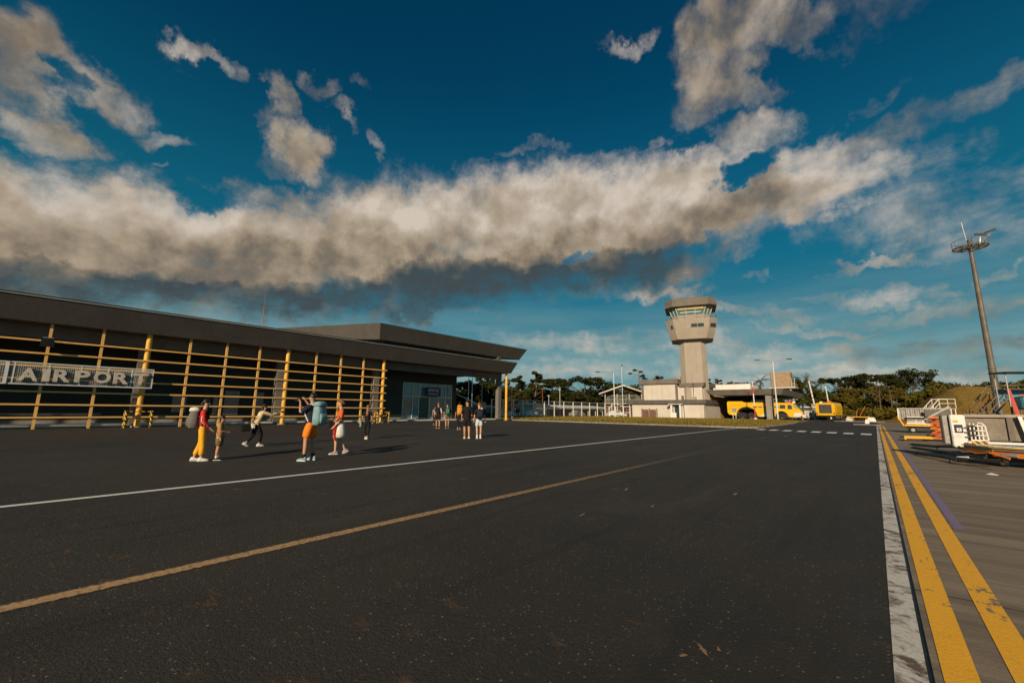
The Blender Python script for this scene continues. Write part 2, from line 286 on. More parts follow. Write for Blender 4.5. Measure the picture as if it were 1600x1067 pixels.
# ---------------------------------------------------------------- mesh helper
class MB:
    def __init__(s): s.v = []; s.f = []
    def add(s, vs, fs):
        k = len(s.v); s.v += [tuple(p) for p in vs]; s.f += [tuple(i + k for i in q) for q in fs]; return s
    def box(s, a, b):
        x0, y0, z0 = (min(a[i], b[i]) for i in range(3)); x1, y1, z1 = (max(a[i], b[i]) for i in range(3))
        return s.add([(x0,y0,z0),(x1,y0,z0),(x1,y1,z0),(x0,y1,z0),(x0,y0,z1),(x1,y0,z1),(x1,y1,z1),(x0,y1,z1)],
                     [(0,3,2,1),(4,5,6,7),(0,1,5,4),(1,2,6,5),(2,3,7,6),(3,0,4,7)])
    def hexa(s, p):     # eight corners, lower four then upper four, anticlockwise from above
        return s.add(p, [(0,3,2,1),(4,5,6,7),(0,1,5,4),(1,2,6,5),(2,3,7,6),(3,0,4,7)])
    def rbox(s, a, b, r=0.03):   # box with chamfered vertical and top edges
        x0, y0, z0 = (min(a[i], b[i]) for i in range(3)); x1, y1, z1 = (max(a[i], b[i]) for i in range(3))
        def ring(d, z):
            return [(x0+r+d,y0+d,z),(x1-r-d,y0+d,z),(x1-d,y0+r+d,z),(x1-d,y1-r-d,z),(x1-r-d,y1-d,z),(x0+r+d,y1-d,z),(x0+d,y1-r-d,z),(x0+d,y0+r+d,z)]
        vs = ring(r*.6, z0) + ring(0, z0 + r) + ring(0, z1 - r) + ring(r*.6, z1)
        fs = [tuple(range(7,-1,-1)), tuple(range(24,32))]
        for k in range(3):
            for i in range(8):
                j = (i+1) % 8; fs.append((k*8+i, k*8+j, k*8+8+j, k*8+8+i))
        return s.add(vs, fs)
    def tube(s, a, b, r, r2=None, n=8, cap=True):
        a, b = Vector(a), Vector(b); r2 = r if r2 is None else r2
        d = (b - a)
        if d.length < 1e-6: return s
        d.normalize()
        u = d.cross(Vector((0,0,1)));
        if u.length < 1e-3: u = Vector((1,0,0))
        u.normalize(); v = d.cross(u)
        vs = []
        for p, q in ((a, r), (b, r2)):
            for i in range(n):
                t = 2*math.pi*i/n; vs.append(p + u*math.cos(t)*q + v*math.sin(t)*q)
        fs = [(i, (i+1)%n, n+(i+1)%n, n+i) for i in range(n)]
        if cap: fs += [tuple(range(n-1,-1,-1)), tuple(range(n, 2*n))]
        return s.add(vs, fs)
    def path(s, pts, r, n=6):
        for a, b in zip(pts, pts[1:]): s.tube(a, b, r, n=n)
        return s
    def prism(s, poly, z0, z1):
        n = len(poly)
        vs = [(x,y,z0) for x,y in poly] + [(x,y,z1) for x,y in poly]
        return s.add(vs, [tuple(range(n-1,-1,-1)), tuple(range(n,2*n))] + [(i,(i+1)%n,n+(i+1)%n,n+i) for i in range(n)])
    def extr(s, poly, axis, a, b):   # polygon in the other two axes, extruded along axis
        n = len(poly)
        def P(u, v, t): return (t,u,v) if axis == 'x' else ((u,t,v) if axis == 'y' else (u,v,t))
        vs = [P(u,v,a) for u,v in poly] + [P(u,v,b) for u,v in poly]
        return s.add(vs, [tuple(range(n-1,-1,-1)), tuple(range(n,2*n))] + [(i,(i+1)%n,n+(i+1)%n,n+i) for i in range(n)])
    def loft(s, rings, cap=True):
        n = len(rings[0]); vs = [p for r_ in rings for p in r_]; fs = []
        for k in range(len(rings)-1):
            for i in range(n):
                j = (i+1)%n; fs.append((k*n+i, k*n+j, (k+1)*n+j, (k+1)*n+i))
        if cap: fs += [tuple(range(n-1,-1,-1)), tuple(range((len(rings)-1)*n, len(rings)*n))]
        return s.add(vs, fs)
    def ball(s, c, r, n=10, m=7):
        rx, ry, rz = r if isinstance(r, tuple) else (r, r, r)
        rings = []
        for k in range(m+1):
            t = math.pi*(0.04 + 0.92*k/m) - math.pi/2
            rings.append([(c[0]+rx*math.cos(t)*math.cos(2*math.pi*i/n), c[1]+ry*math.cos(t)*math.sin(2*math.pi*i/n), c[2]+rz*math.sin(t)) for i in range(n)])
        return s.loft(rings)
    def torus(s, c, R_, r, n=28, m=8, axis='z'):
        vs = []; fs = []
        for i in range(n):
            a = 2*math.pi*i/n
            for j in range(m):
                b = 2*math.pi*j/m; q = R_ + r*math.cos(b)
                x, y, z = q*math.cos(a), q*math.sin(a), r*math.sin(b)
                if axis == 'x': x, y, z = z, x, y
                if axis == 'y': x, y, z = x, z, y
                vs.append((c[0]+x, c[1]+y, c[2]+z))
        for i in range(n):
            for j in range(m):
                fs.append((i*m+j, ((i+1)%n)*m+j, ((i+1)%n)*m+(j+1)%m, i*m+(j+1)%m))
        return s.add(vs, fs)
    def build(s, name, m, parent=None, world=True, smooth=False):
        me = bpy.data.meshes.new(name)
        vs = s.v
        if parent is not None and world:
            o = root_loc(parent); vs = [(x-o[0], y-o[1], z-o[2]) for x,y,z in vs]
        me.from_pydata(vs, [], s.f)
        bm = bmesh.new(); bm.from_mesh(me); bmesh.ops.recalc_face_normals(bm, faces=bm.faces); bm.to_mesh(me); bm.free()
        if smooth:
            for p in me.polygons: p.use_smooth = True
        me.materials.append(m if not isinstance(m, str) else M[m])
        ob = bpy.data.objects.new(name, me); col.objects.link(ob)
        if parent is not None: ob.parent = parent
        return ob

def root_loc(p):
    o = Vector(p.location)
    while p.parent: p = p.parent; o += Vector(p.location)
    return o
def tag(o, label=None, cat=None, group=None, kind=None):
    if label: o['label'] = label
    if cat: o['category'] = cat
    if group: o['group'] = group
    if kind: o['kind'] = kind
    return o
def thing(name, label, cat, loc=(0,0,0), rz=0.0, group=None):
    o = bpy.data.objects.new(name, None); col.objects.link(o)
    o.empty_display_size = 0.2; o.location = loc; o.rotation_euler = (0,0,rz)
    return tag(o, label, cat, group)
def kids(o): return [c for c in bpy.data.objects if c.parent == o]
def dup(src, loc, rz=None, label=None, scale=None, group=None):
    def cp(o, par):
        c = o.copy(); col.objects.link(c); c.parent = par
        for k in kids(o): cp(k, c)
        return c
    r = cp(src, None); r.location = loc
    if rz is not None: r.rotation_euler = (0,0,rz)
    if scale is not None: r.scale = scale if isinstance(scale, tuple) else (scale,)*3
    if label: r['label'] = label
    if group: r['group'] = group
    return r
def text_mesh(name, body, m, parent, loc, w, h, depth=0.02, face='x', bold=0.0, world=True):
    """lettering as a solid; face 'x': read looking towards -X (rightwards = +Y); face 'y': read looking towards +Y"""
    cu = bpy.data.curves.new(name, 'FONT'); cu.body = body; cu.extrude = 0.5; cu.offset = bold; cu.resolution_u = 3
    tmp = bpy.data.objects.new(name, cu); col.objects.link(tmp)
    bpy.context.view_layer.update()
    me = bpy.data.meshes.new_from_object(tmp.evaluated_get(bpy.context.evaluated_depsgraph_get()))
    bpy.data.objects.remove(tmp)
    xs = [v.co.x for v in me.vertices]; ys = [v.co.y for v in me.vertices]
    x0, x1, y0, y1 = min(xs), max(xs), min(ys), max(ys)
    o = root_loc(parent) if parent is not None and world else Vector((0,0,0))
    for v in me.vertices:
        a = (v.co.x-x0)/(x1-x0)*w; b = (v.co.y-y0)/(y1-y0)*h; d = v.co.z*depth
        if face == 'x': p = Vector((loc[0]+d, loc[1]+a, loc[2]+b))
        else: p = Vector((loc[0]+a, loc[1]-d, loc[2]+b))
        v.co = p - o
    me.materials.clear(); me.materials.append(M[m] if isinstance(m, str) else m)
    ob = bpy.data.objects.new(name, me); col.objects.link(ob); ob.parent = parent
    return ob

# ---------------------------------------------------------------- ground, aprons, markings
def sheet(name, x0, y0, x1, y1, z, m, nx=1, ny=1, fn=None):
    vs = []; fs = []
    for j in range(ny+1):
        for i in range(nx+1):
            x = x0+(x1-x0)*i/nx; y = y0+(y1-y0)*j/ny
            vs.append((x, y, z if fn is None else z+fn(x, y)))
    for j in range(ny):
        for i in range(nx):
            a = j*(nx+1)+i; fs.append((a, a+1, a+nx+2, a+nx+1))
    b = MB(); b.add(vs, fs)
    o = b.build(name, m); tag(o, kind='structure'); return o

def mat_asphalt():
    m, gg = new_mat('asphalt')
    co = gg.texco('Object')
    big = gg.noise(co, 0.16, 6, 0.6, 0.4)
    mid = gg.noise(co, 1.3, 7, 0.68, 0.3)
    fine = gg.noise(co, 75, 3, 0.7)
    agg = gg.noise(co, 30, 5, 0.78)
    x, y, z = gg.sep(co)
    b = gg.mix(gg.rng(big, 0.36, 0.64, 0, 1), (0.027, 0.0262, 0.0245), (0.052, 0.045, 0.037))
    b = gg.mix(gg.rng(mid, 0.46, 0.70, 0, 0.55), b, (0.064, 0.052, 0.041))
    b = gg.mix(gg.rng(fine, 0.38, 0.60, 0.65, 0.0), b, (0.010, 0.010, 0.0105))
    b = gg.mix(gg.rng(agg, 0.56, 0.72, 0.0, 0.65), b, (0.12, 0.105, 0.088))
    # pale and rusty chips of stone at three sizes
    for scl, rad, keep in ((17, 0.15, 0.91), (36, 0.24, 0.84), (8.0, 0.07, 0.90)):
        vv = gg.nt.nodes.new('ShaderNodeTexVoronoi'); gg.put(vv.inputs['Vector'], co); vv.inputs['Scale'].default_value = scl
        cr = gg.sep(vv.outputs['Color'])
        chip = gg.math('MULTIPLY', gg.math('LESS_THAN', vv.outputs['Distance'], rad), gg.math('GREATER_THAN', cr[0], keep))
        b = gg.mix(gg.math('MULTIPLY', chip, 0.85), b, gg.mix(gg.math('GREATER_THAN', cr[1], 0.66), (0.24, 0.22, 0.195), (0.24, 0.12, 0.05)))
    # tyre sweeps along the lane, oily patches, pale dusty drifts, rusty clay
    st = gg.noise(gg.vmath('MULTIPLY', co, (1.5, 0.09, 1.0)), 1.5, 6, 0.62, 0.8)
    b = gg.mix(gg.rng(st, 0.54, 0.68, 0, 0.5), b, (0.0165, 0.0165, 0.016))
    st2 = gg.noise(gg.vmath('MULTIPLY', co, (0.5, 0.12, 1.0)), 1.1, 6, 0.66, 1.6)
    b = gg.mix(gg.rng(st2, 0.58, 0.72, 0, 0.38), b, (0.095, 0.080, 0.062))
    oil = gg.noise(gg.vmath('ADD', co, (9.0, 4.0, 0.0)), 0.65, 5, 0.55, 0.5)
    b = gg.mix(gg.rng(oil, 0.64, 0.74, 0, 0.55), b, (0.014, 0.014, 0.014))
    rs = gg.noise(gg.vmath('MULTIPLY', co, (1.0, 2.6, 1.0)), 2.2, 6, 0.66, 0.3)
    rs2 = gg.noise(co, 0.42, 2, 0.5)
    rm = gg.math('MULTIPLY', gg.rng(rs, 0.60, 0.72, 0, 0.85), gg.rng(rs2, 0.50, 0.58, 0, 1))
    b = gg.mix(rm, b, (0.17, 0.095, 0.04))
    # paving joints: long strips laid along the apron, and fine wandering cracks
    jx = gg.math('ABSOLUTE', gg.math('SUBTRACT', gg.math('FRACT', gg.math('DIVIDE', gg.math('ADD', gg.math('ADD', x, 2.6), gg.math('MULTIPLY', gg.math('SUBTRACT', mid, 0.5), 0.06)), 7.3)), 0.5))
    b = gg.mix(gg.math('MULTIPLY', gg.math('LESS_THAN', jx, 0.0016), 0.6), b, (0.012, 0.012, 0.012))
    cv = gg.nt.nodes.new('ShaderNodeTexVoronoi'); cv.feature = 'DISTANCE_TO_EDGE'; gg.put(cv.inputs['Vector'], gg.vmath('ADD', co, gg.vmath('MULTIPLY', gg.noise(co, 0.9, 5, 0.6, 0.0, out=1), (1.6, 1.6, 0.0)))); cv.inputs['Scale'].default_value = 0.16
    ck = gg.math('MULTIPLY', gg.math('LESS_THAN', cv.outputs['Distance'], 0.0012), gg.rng(gg.noise(co, 0.3, 3), 0.5, 0.56, 0, 0.6))
    b = gg.mix(ck, b, (0.012, 0.011, 0.010))
    h = gg.math('ADD', gg.math('MULTIPLY', fine, 0.6), gg.math('MULTIPLY', agg, 1.2))
    return finish(m, gg, b, gg.rng(gg.math('ADD', gg.math('MULTIPLY', mid, 0.5), gg.math('MULTIPLY', st, 0.5)), 0.35, 0.65, 0.66, 0.92), 0, h, 1.0, 0.025, 0.35)
M['asphalt'] = mat_asphalt()

def mat_apron():
    m, gg = new_mat('stained_apron_concrete')
    co = gg.texco('Object')
    big = gg.noise(co, 0.5, 5, 0.6)
    stx = gg.noise(gg.vmath('MULTIPLY', co, (0.16, 2.2, 1.0)), 1.5, 8, 0.66, 0.4)
    fine = gg.noise(co, 30, 5, 0.7)
    brush = gg.noise(gg.vmath('MULTIPLY', co, (0.4, 9.0, 1.0)), 6.0, 4, 0.6)
    b = gg.mix(gg.rng(big, 0.3, 0.7, 0, 1), (0.165, 0.128, 0.092), (0.235, 0.185, 0.135))
    b = gg.mix(gg.rng(stx, 0.48, 0.68, 0, 0.55), b, (0.40, 0.32, 0.23))
    b = gg.mix(gg.rng(stx, 0.46, 0.30, 0, 0.5), b, (0.070, 0.055, 0.043))
    b = gg.mix(gg.rng(brush, 0.5, 0.75, 0, 0.35), b, (0.05, 0.042, 0.035))
    b = gg.mix(gg.rng(fine, 0.56, 0.75, 0, 0.45), b, (0.045, 0.038, 0.032))
    x, y, z = gg.sep(co)
    wob = gg.math('MULTIPLY', gg.math('SUBTRACT', gg.noise(co, 1.4, 5), 0.5), 0.10)
    fy = gg.math('FRACT', gg.math('DIVIDE', gg.math('ADD', gg.math('ADD', y, 0.05), wob), 5.0))
    j = gg.math('LESS_THAN', fy, 0.0045)
    fx = gg.math('FRACT', gg.math('DIVIDE', gg.math('ADD', x, 0.55), 5.0))
    j2 = gg.math('LESS_THAN', fx, 0.004)
    b = gg.mix(gg.math('MULTIPLY', gg.math('MAXIMUM', j, j2), 0.85), b, (0.015, 0.013, 0.012))
    return finish(m, gg, b, 0.8, 0, gg.math('ADD', fine, gg.math('MULTIPLY', brush, 0.7)), 0.5, 0.01, 0.35)
M['apron'] = mat_apron()

def mat_paint(name, c, under, wear=0.5, streak=(1.0, 1.0, 1.0), sc_=6.0, var=0.15, hard=0.12):
    m, gg = new_mat(name)
    co = gg.texco('Object')
    a = gg.noise(gg.vmath('MULTIPLY', co, streak), sc_, 9, 0.68, 0.3)
    lo = gg.noise(co, 0.55, 3, 0.5)
    thr = gg.math('SUBTRACT', wear, gg.math('MULTIPLY', gg.math('SUBTRACT', lo, 0.5), 0.55))
    worn_ = gg.rng(gg.math('SUBTRACT', a, thr), 0.0, hard, 0, 1)
    v = gg.noise(co, 3.0, 5, 0.6)
    cc = gg.mix(v, tuple(x*(1-var) for x in c), tuple(min(1, x*(1+var)) for x in c))
    f2 = gg.noise(co, 60, 3, 0.7)
    cc = gg.mix(gg.rng(f2, 0.45, 0.75, 0, 0.4), cc, under)
    return finish(m, gg, gg.mix(worn_, cc, under), 0.65, 0, f2, 0.4, 0.008, 0.4)
M['paint_white'] = mat_paint('worn_white_paint', (0.62, 0.59, 0.54), (0.13, 0.095, 0.068), 0.48, (1.0, 1.0, 1.0), 7.0, 0.2, 0.14)
M['paint_yellow'] = mat_paint('thick_yellow_paint', (0.95, 0.45, 0.012), (0.20, 0.16, 0.11), 0.60, (1.2, 0.8, 1.0), 7.0, 0.12, 0.05)
M['paint_lane'] = mat_paint('lane_white_paint', (0.80, 0.79, 0.75), (0.06, 0.05, 0.042), 0.70, (1, 1, 1), 9.0)
M['paint_ochre'] = mat_paint('faded_ochre_paint', (0.30, 0.175, 0.085), (0.045, 0.038, 0.033), 0.50, (1, 1, 1), 22.0, 0.2, 0.3)
M['paint_purple'] = mat_paint('faded_violet_paint', (0.22, 0.17, 0.28), (0.12, 0.09, 0.07), 0.55, (1, 1, 1), 9.0, 0.1, 0.3)

def mat_ochre_fade():
    # the ochre line wears away to nothing along its length
    m, gg = new_mat('ochre_paint_wearing_away')
    co = gg.texco('Object'); x, y, z = gg.sep(co)
    a = gg.noise(co, 24, 7, 0.7)
    keep = gg.rng(y, 6.0, 26.0, 0.66, 0.30)
    f_ = gg.rng(gg.math('SUBTRACT', a, keep), -0.12, 0.10, 0, 1)
    ex = gg.math('ABSOLUTE', x)
    f_ = gg.math('MAXIMUM', f_, gg.rng(gg.math('ADD', ex, gg.math('MULTIPLY', gg.math('SUBTRACT', a, 0.5), 0.14)), 0.055, 0.085, 0, 1))
    c = gg.mix(gg.noise(co, 2.5, 4), (0.40, 0.25, 0.12), (0.52, 0.33, 0.16))
    return finish(m, gg, gg.mix(f_, c, (0.042, 0.036, 0.031)), 0.75, 0, a, 0.4, 0.01, 0.3)

def mat_grass():
    m, gg = new_mat('dry_sunlit_grass')
    co = gg.texco('Object')
    a = gg.noise(co, 0.35, 6, 0.6); b_ = gg.noise(co, 3.5, 6, 0.7); c_ = gg.noise(co, 14, 4, 0.7)
    b = gg.mix(gg.rng(a, 0.3, 0.7, 0, 1), (0.19, 0.155, 0.03), (0.27, 0.18, 0.038))
    b = gg.mix(gg.rng(b_, 0.5, 0.7, 0, 0.7), b, (0.10, 0.115, 0.024))
    b = gg.mix(gg.rng(c_, 0.4, 0.65, 0.35, 0), b, (0.05, 0.04, 0.015))
    return finish(m, gg, b, 0.95, 0, c_, 0.8, 0.08, 0.1)
M['grass'] = mat_grass()

def mat_hill():
    m, gg = new_mat('ochre_hill_grass')
    co = gg.texco('Object')
    a = gg.noise(co, 0.09, 6, 0.62); b_ = gg.noise(co, 0.7, 7, 0.7); c_ = gg.noise(co, 3, 5, 0.7)
    b = gg.mix(gg.rng(a, 0.42, 0.60, 0, 1), (0.36, 0.235, 0.045), (0.46, 0.20, 0.035))
    b = gg.mix(gg.rng(b_, 0.5, 0.7, 0, 0.75), b, (0.19, 0.15, 0.035))
    b = gg.mix(gg.rng(c_, 0.4, 0.65, 0.4, 0), b, (0.07, 0.045, 0.015))
    return finish(m, gg, b, 0.95, 0, b_, 0.9, 0.4, 0.1)
M['hill'] = mat_hill()

sheet('ground', -1600, -1200, 1600, 2400, -0.03, M['grass'], 1, 1)
sheet('asphalt_apron', -60, -60, -0.0625, 128, 0.0, M['asphalt'])
# the concrete apron, its near edge a joint in front of the yellow lines
sheet('concrete_apron', 0.10, -60, 70, 92, 0.0, M['apron'])
sheet('edge_joint', 0.075, -60, 0.10, 92, -0.012, M['black'])
sheet('road', -14, 128, -0.5, 240, 0.0, M['asphalt'])
for nm, x0, x1, m, y0, y1 in (('painted_white_line', -0.065, 0.075, M['paint_white'], -60, 66), ('painted_yellow_line', 0.138, 0.285, M['paint_yellow'], -60, 64),
                      ('painted_yellow_line', 0.425, 0.572, M['paint_yellow'], -60, 64), ('painted_violet_line', 0.60, 0.70, M['paint_purple'], 7.8, 24), ('painted_violet_line', 0.66, 0.76, M['paint_purple'], 24, 50)):
    o = sheet(nm, x0, y0, x1, y1, 0.004, m)
o = sheet('painted_white_line', -9.55, -60, -9.40, 44, 0.004, M['paint_lane'])
o = sheet('painted_ochre_line', -0.09, 0, 0.09, 60, 0.0, mat_ochre_fade(), 1, 1); o.location = (-4.80, -8.0, 0.004)
for (x, y, w_, l_) in ((-4.95, 26.6, 0.10, 1.6), (-4.28, 29.6, 0.10, 1.1)):
    sheet('painted_ochre_dash', x, y, x+w_, y+l_, 0.004, M['paint_ochre'])
for k in range(8):     # zebra stripes
    x = -7.35 + k*0.96; y = 40.3 - (x+7.22)*0.36
    b = MB(); b.add([(x-.28,y-1.0,0.004),(x+.28,y-1.2,0.004),(x+.28,y+1.0,0.004),(x-.28,y+1.2,0.004)], [(0,1,2,3)])
    o = b.build('zebra_stripe', M['paint_lane']); tag(o, kind='structure')
# rusty scrap marks on the near asphalt are surface stains
fr_ = random.Random(8)
for (x, y, a, b_, rz) in ((-0.93, 2.86, 0.09, 0.016, 2.3), (-1.0, 2.72, 0.03, 0.016, 1.0), (-0.86, 2.93, 0.035, 0.008, 2.1), (-6.6, 6.1, 0.13, 0.03, .4), (-3.6, 7.4, 0.16, 0.03, 1.9), (-2.7, 6.4, 0.12, 0.025, 1.8), (-3.2,5.2,.09,.02,1.7), (-2.0,8.3,.15,.03,1.6), (-8.6,2.6,.10,.02,.8)):
    vs = []
    for i in range(26):
        t_ = i*2*math.pi/26; k_ = fr_.uniform(.45, 1.15)
        vs.append((x+k_*(a*math.cos(t_)*math.cos(rz)-b_*math.sin(t_)*math.sin(rz)), y+k_*(a*math.cos(t_)*math.sin(rz)+b_*math.sin(t_)*math.cos(rz)), 0.004))
    vs.append((x, y, 0.004))
    b = MB(); b.add(vs, [(i, (i+1)%26, 26) for i in range(26)]); o = b.build('painted_ochre_fleck', M['paint_ochre']); tag(o, kind='structure')

# grass verge, gently domed
def verge_h(x, y):
    e = min(x+58, -8.25-x, y-(42.3 if x > -13 else 42.3+(-13-x)*0.06), 150-y)
    return max(0, min(1, e/6.0))*0.16 + 0.02
rnd = random.Random(5)
def verge():
    b = MB(); nx, ny = 60, 70
    vs = []; fs = []
    for j in range(ny+1):
        for i in range(nx+1):
            x = -58 + (49.75)*i/nx; y0 = 42.1 if x > -13 else 42.1+(-13-x)*0.075
            y = y0 + (84-y0)*j/ny
            xr = x - max(0, (y-64))*0.10*(i/nx)
            vs.append((xr, y, verge_h(xr, y) + 0.03 + rnd.uniform(-.015,.02)))
    for j in range(ny):
        for i in range(nx):
            a = j*(nx+1)+i; fs.append((a, a+1, a+nx+2, a+nx+1))
    b.add(vs, fs); o = b.build('grass_verge', M['grass']); tag(o, kind='structure')
verge()
b = MB()   # blades and tufts standing in the verge
for _ in range(16000):
    y = rnd.uniform(42.2, 84); x = rnd.uniform(-50, -8.4)
    if y < 42.2+max(0, (-13-x))*0.075: continue
    h = rnd.uniform(.05, .17); a = rnd.uniform(0, 3.14); wv = rnd.uniform(.03,.10); c, s_ = math.cos(a)*wv, math.sin(a)*wv
    z = verge_h(x, y)+.02
    b.add([(x-c,y-s_,z),(x+c,y+s_,z),(x+c*.2+rnd.uniform(-.05,.05),y+s_*.2,z+h)], [(0,1,2)])
o = b.build('grass_tufts', M['grass']); tag(o, 'short dry golden grass blades growing on the verge before the fence', 'grass', kind='stuff')
# kerb stones, chipped
b = MB(); kr = random.Random(3)
def kerb(pts):
    for (x0,y0),(x1,y1) in zip(pts, pts[1:]):
        L = math.hypot(x1-x0, y1-y0); n = max(1, int(L/1.0)); ux, uy = (x1-x0)/L, (y1-y0)/L; px, py = -uy, ux
        for k in range(n):
            a = k*L/n+0.02; e = (k+1)*L/n-0.02; h = 0.12+kr.uniform(-.025,.02); o_ = kr.uniform(-.02,.02)
            P = [(x0+ux*t+px*s_*0.09+px*o_, y0+uy*t+py*s_*0.09+py*o_) for t, s_ in ((a,-1),(e,-1),(e,1),(a,1))]
            b.hexa([(*p,-0.01) for p in P]+[(*p,h) for p in P])
kerb([(-38.0, 44.0), (-13, 42.2), (-8.6, 42.0)]); kerb([(-8.6,42.0),(-8.12,42.5),(-8.05,64),(-9.2,78),(-12,92)])
tag(b.build('kerb', M['concrete']), kind='structure')
b = MB(); kerb([(-5.5, 91.5), (1.0, 88.5)]); kerb([(-2.2, 67.2), (0.4, 66.2)])
tag(b.build('kerb', M['concrete']), kind='structure')

# hill on the right and rising land behind
def hill_h(x, y):
    t = max(0, min(1, (x-1.2-(y-100)*0.02)/11.0)); t = t*t*(3-2*t)
    u = max(0, min(1, (y-74)/40.0)); u = u*u*(3-2*u)
    far = max(0, min(1, (y-150)/160)); 
    return t*u*6.1 + 0.5*math.sin(x*0.21+y*0.05)*t*u + 0.3*math.sin(x*0.6)*math.sin(y*0.23)*t*u + far*2.0
sheet('hill', -12, 74, 190, 330, -0.10, M['hill'], 90, 90, hill_h)

# ---------------------------------------------------------------- terminal
T = thing('terminal_building', 'long low terminal with dark overhanging roofs and a yellow lattice of bars along its front', 'building', (-40, 14, 0))
Y0, Y1 = -22.0, 43.6
FB, FT = -37.9, -37.2
b = MB()   # lower roof: flared edge, like a shallow tray
b.hexa([(-58,Y0,6.42),(FB,Y0,6.42),(FB,Y1-.05,6.42),(-58,Y1-.05,6.42), (-58,Y0,7.92),(FT,Y0,7.92),(FT,Y1+.55,7.92),(-58,Y1+.55,7.92)])
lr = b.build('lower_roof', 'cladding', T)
b = MB(); b.box((FT-.25,Y0,7.922),(FT-.02,Y1+.5,7.97)); b.build('roof_edge_strip', 'black', T)
b = MB(); b.box((FT-.035,Y0,7.845),(FT+.008,Y1+.5,7.868)); b.build('roof_drip_trim', 'white_metal', T)
# upper roof rises to the back
def ur(x, z): return z + (-x-40)*0.105
b = MB()
ub, ut = -40.5, -39.8
b.hexa([(-74,24.42,8.94+3.5),(ub,24.42,8.94),(ub,48.4,8.94),(-74,48.4,8.94+3.5), (-74,24.0,10.63+3.5),(ut,24.0,10.63),(ut,49.5,10.63),(-74,49.5,10.63+3.5)])
b.build('upper_roof', 'cladding', T)
b = MB(); b.box((-56,25.6,7.925),(-41.5,42.0,9.0)); b.build('clerestory', 'dark_wall', T)
b = MB(); b.box((-40.75,43.55,7.925),(-40.3,44.0,8.98)); b.build('roof_prop', 'cladding', T)
# beam behind the bars and ceiling
b = MB(); b.box((-39.85,Y0,5.62),(-39.45,Y1-.25,6.415)); b.build('edge_beam', 'beam', T)
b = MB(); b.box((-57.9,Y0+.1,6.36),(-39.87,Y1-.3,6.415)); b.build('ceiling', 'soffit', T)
# body of the building
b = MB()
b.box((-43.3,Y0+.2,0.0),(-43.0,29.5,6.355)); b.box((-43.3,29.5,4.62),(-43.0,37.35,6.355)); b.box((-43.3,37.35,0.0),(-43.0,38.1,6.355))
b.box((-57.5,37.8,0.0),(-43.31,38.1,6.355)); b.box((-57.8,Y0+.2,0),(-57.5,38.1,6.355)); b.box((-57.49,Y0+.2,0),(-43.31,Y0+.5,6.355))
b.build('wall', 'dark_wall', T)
b = MB(); b.box((-57.5,Y0,0.0),(-40.2,Y1-.1,0.19)); b.build('platform', 'concrete', T)
b = MB(); b.box((-40.199,Y0,0.06),(-40.12,Y1-.1,0.205)); b.build('platform_edge', 'white_metal', T)
b = MB(); b.box((-42.99,Y0+.3,0.78),(-42.93,3.6,0.90)); b.box((-42.99,Y0+.3,0.19),(-42.95,29.4,0.42)); b.build('wall_base', 'concrete', T)
for (y0, y1, z0, z1) in ((7.62,8.55,0.98,2.28),(11.2,12.32,0.75,2.85),(13.63,14.3,0.75,2.8),(15.6,16.1,0.9,3.0),(10.4,10.75,.78,2.2),(26.0,26.9,0.43,2.4)):
    b = MB(); b.rbox((-42.99,y0,z0),(-42.93,y1,z1),0.01); b.build('door_panel', 'door', T)
# front columns with grey piers behind
BIG = [-4.33-9.38, -4.33, 5.06, 14.35, 23.8, 43.05]
for y in BIG:
    b = MB(); b.tube((-38.3,y,0.0),(-38.3,y,6.42),0.165,n=20); c_ = b.build('column', 'yellow', T, smooth=False)
    b = MB(); b.tube((-38.3,y,0.0),(-38.3,y,0.09),0.33,n=20); b.build('column_plinth', 'concrete', T)
    b = MB(); b.box((-40.05,y-.30,0.195),(-39.5,y+.30,5.615)); b.build('pier', 'beam', T)
b = MB(); b.box((-39.44,33.2,0.0),(-39.3,33.5,5.6)); 
# lattice of yellow posts and bars
sp = 2.342
ys = [5.06+sp*k for k in range(-11, 9)]
for y in ys:
    if any(abs(y-q) < 0.5 for q in BIG): continue
    b = MB(); b.box((-38.30,y-.07,0.0),(-38.16,y+.07,6.42)); b.build('lattice_post', 'bar', T)
for z in (0.70,1.47,2.24,3.01,3.78,4.55,5.33):
    b = MB(); b.box((-38.155,Y0+.4,z-.05),(-38.09,24.1,z+.05)); b.build('lattice_bar', 'bar', T)
# glazed entrance
gz = -43.12
b = MB(); b.box((gz-.03,29.52,0.2),(gz,37.33,4.6)); b.build('entrance_glass', 'glass2', T)
fr = MB()
for y in (29.55,31.0,31.95,33.6,35.0,36.2,37.28): fr.box((gz+.002,y-.05,0.2),(gz+.09,y+.05,4.6) if y not in (33.6,) else (gz+.09,y+.05,2.9))
for z in (0.25,2.95,4.57): fr.box((gz+.004,29.5,z-.045),(gz+.082,37.3,z+.045))
fr.build('entrance_frame', 'white_metal', T)
b = MB(); b.box((gz+.003,32.05,0.3),(gz+.02,33.5,2.85)); b.build('entrance_door', worn('green_tinted_panel', (0.02,0.07,0.055), 0.3), T)
b = MB(); b.box((gz+.004,31.15,0.6),(gz+.02,31.85,1.7)); b.build('poster', 'teal', T)
b = MB(); b.box((gz+.004,29.75,0.5),(gz+.02,30.8,1.5)); b.build('poster', 'greypanel', T)

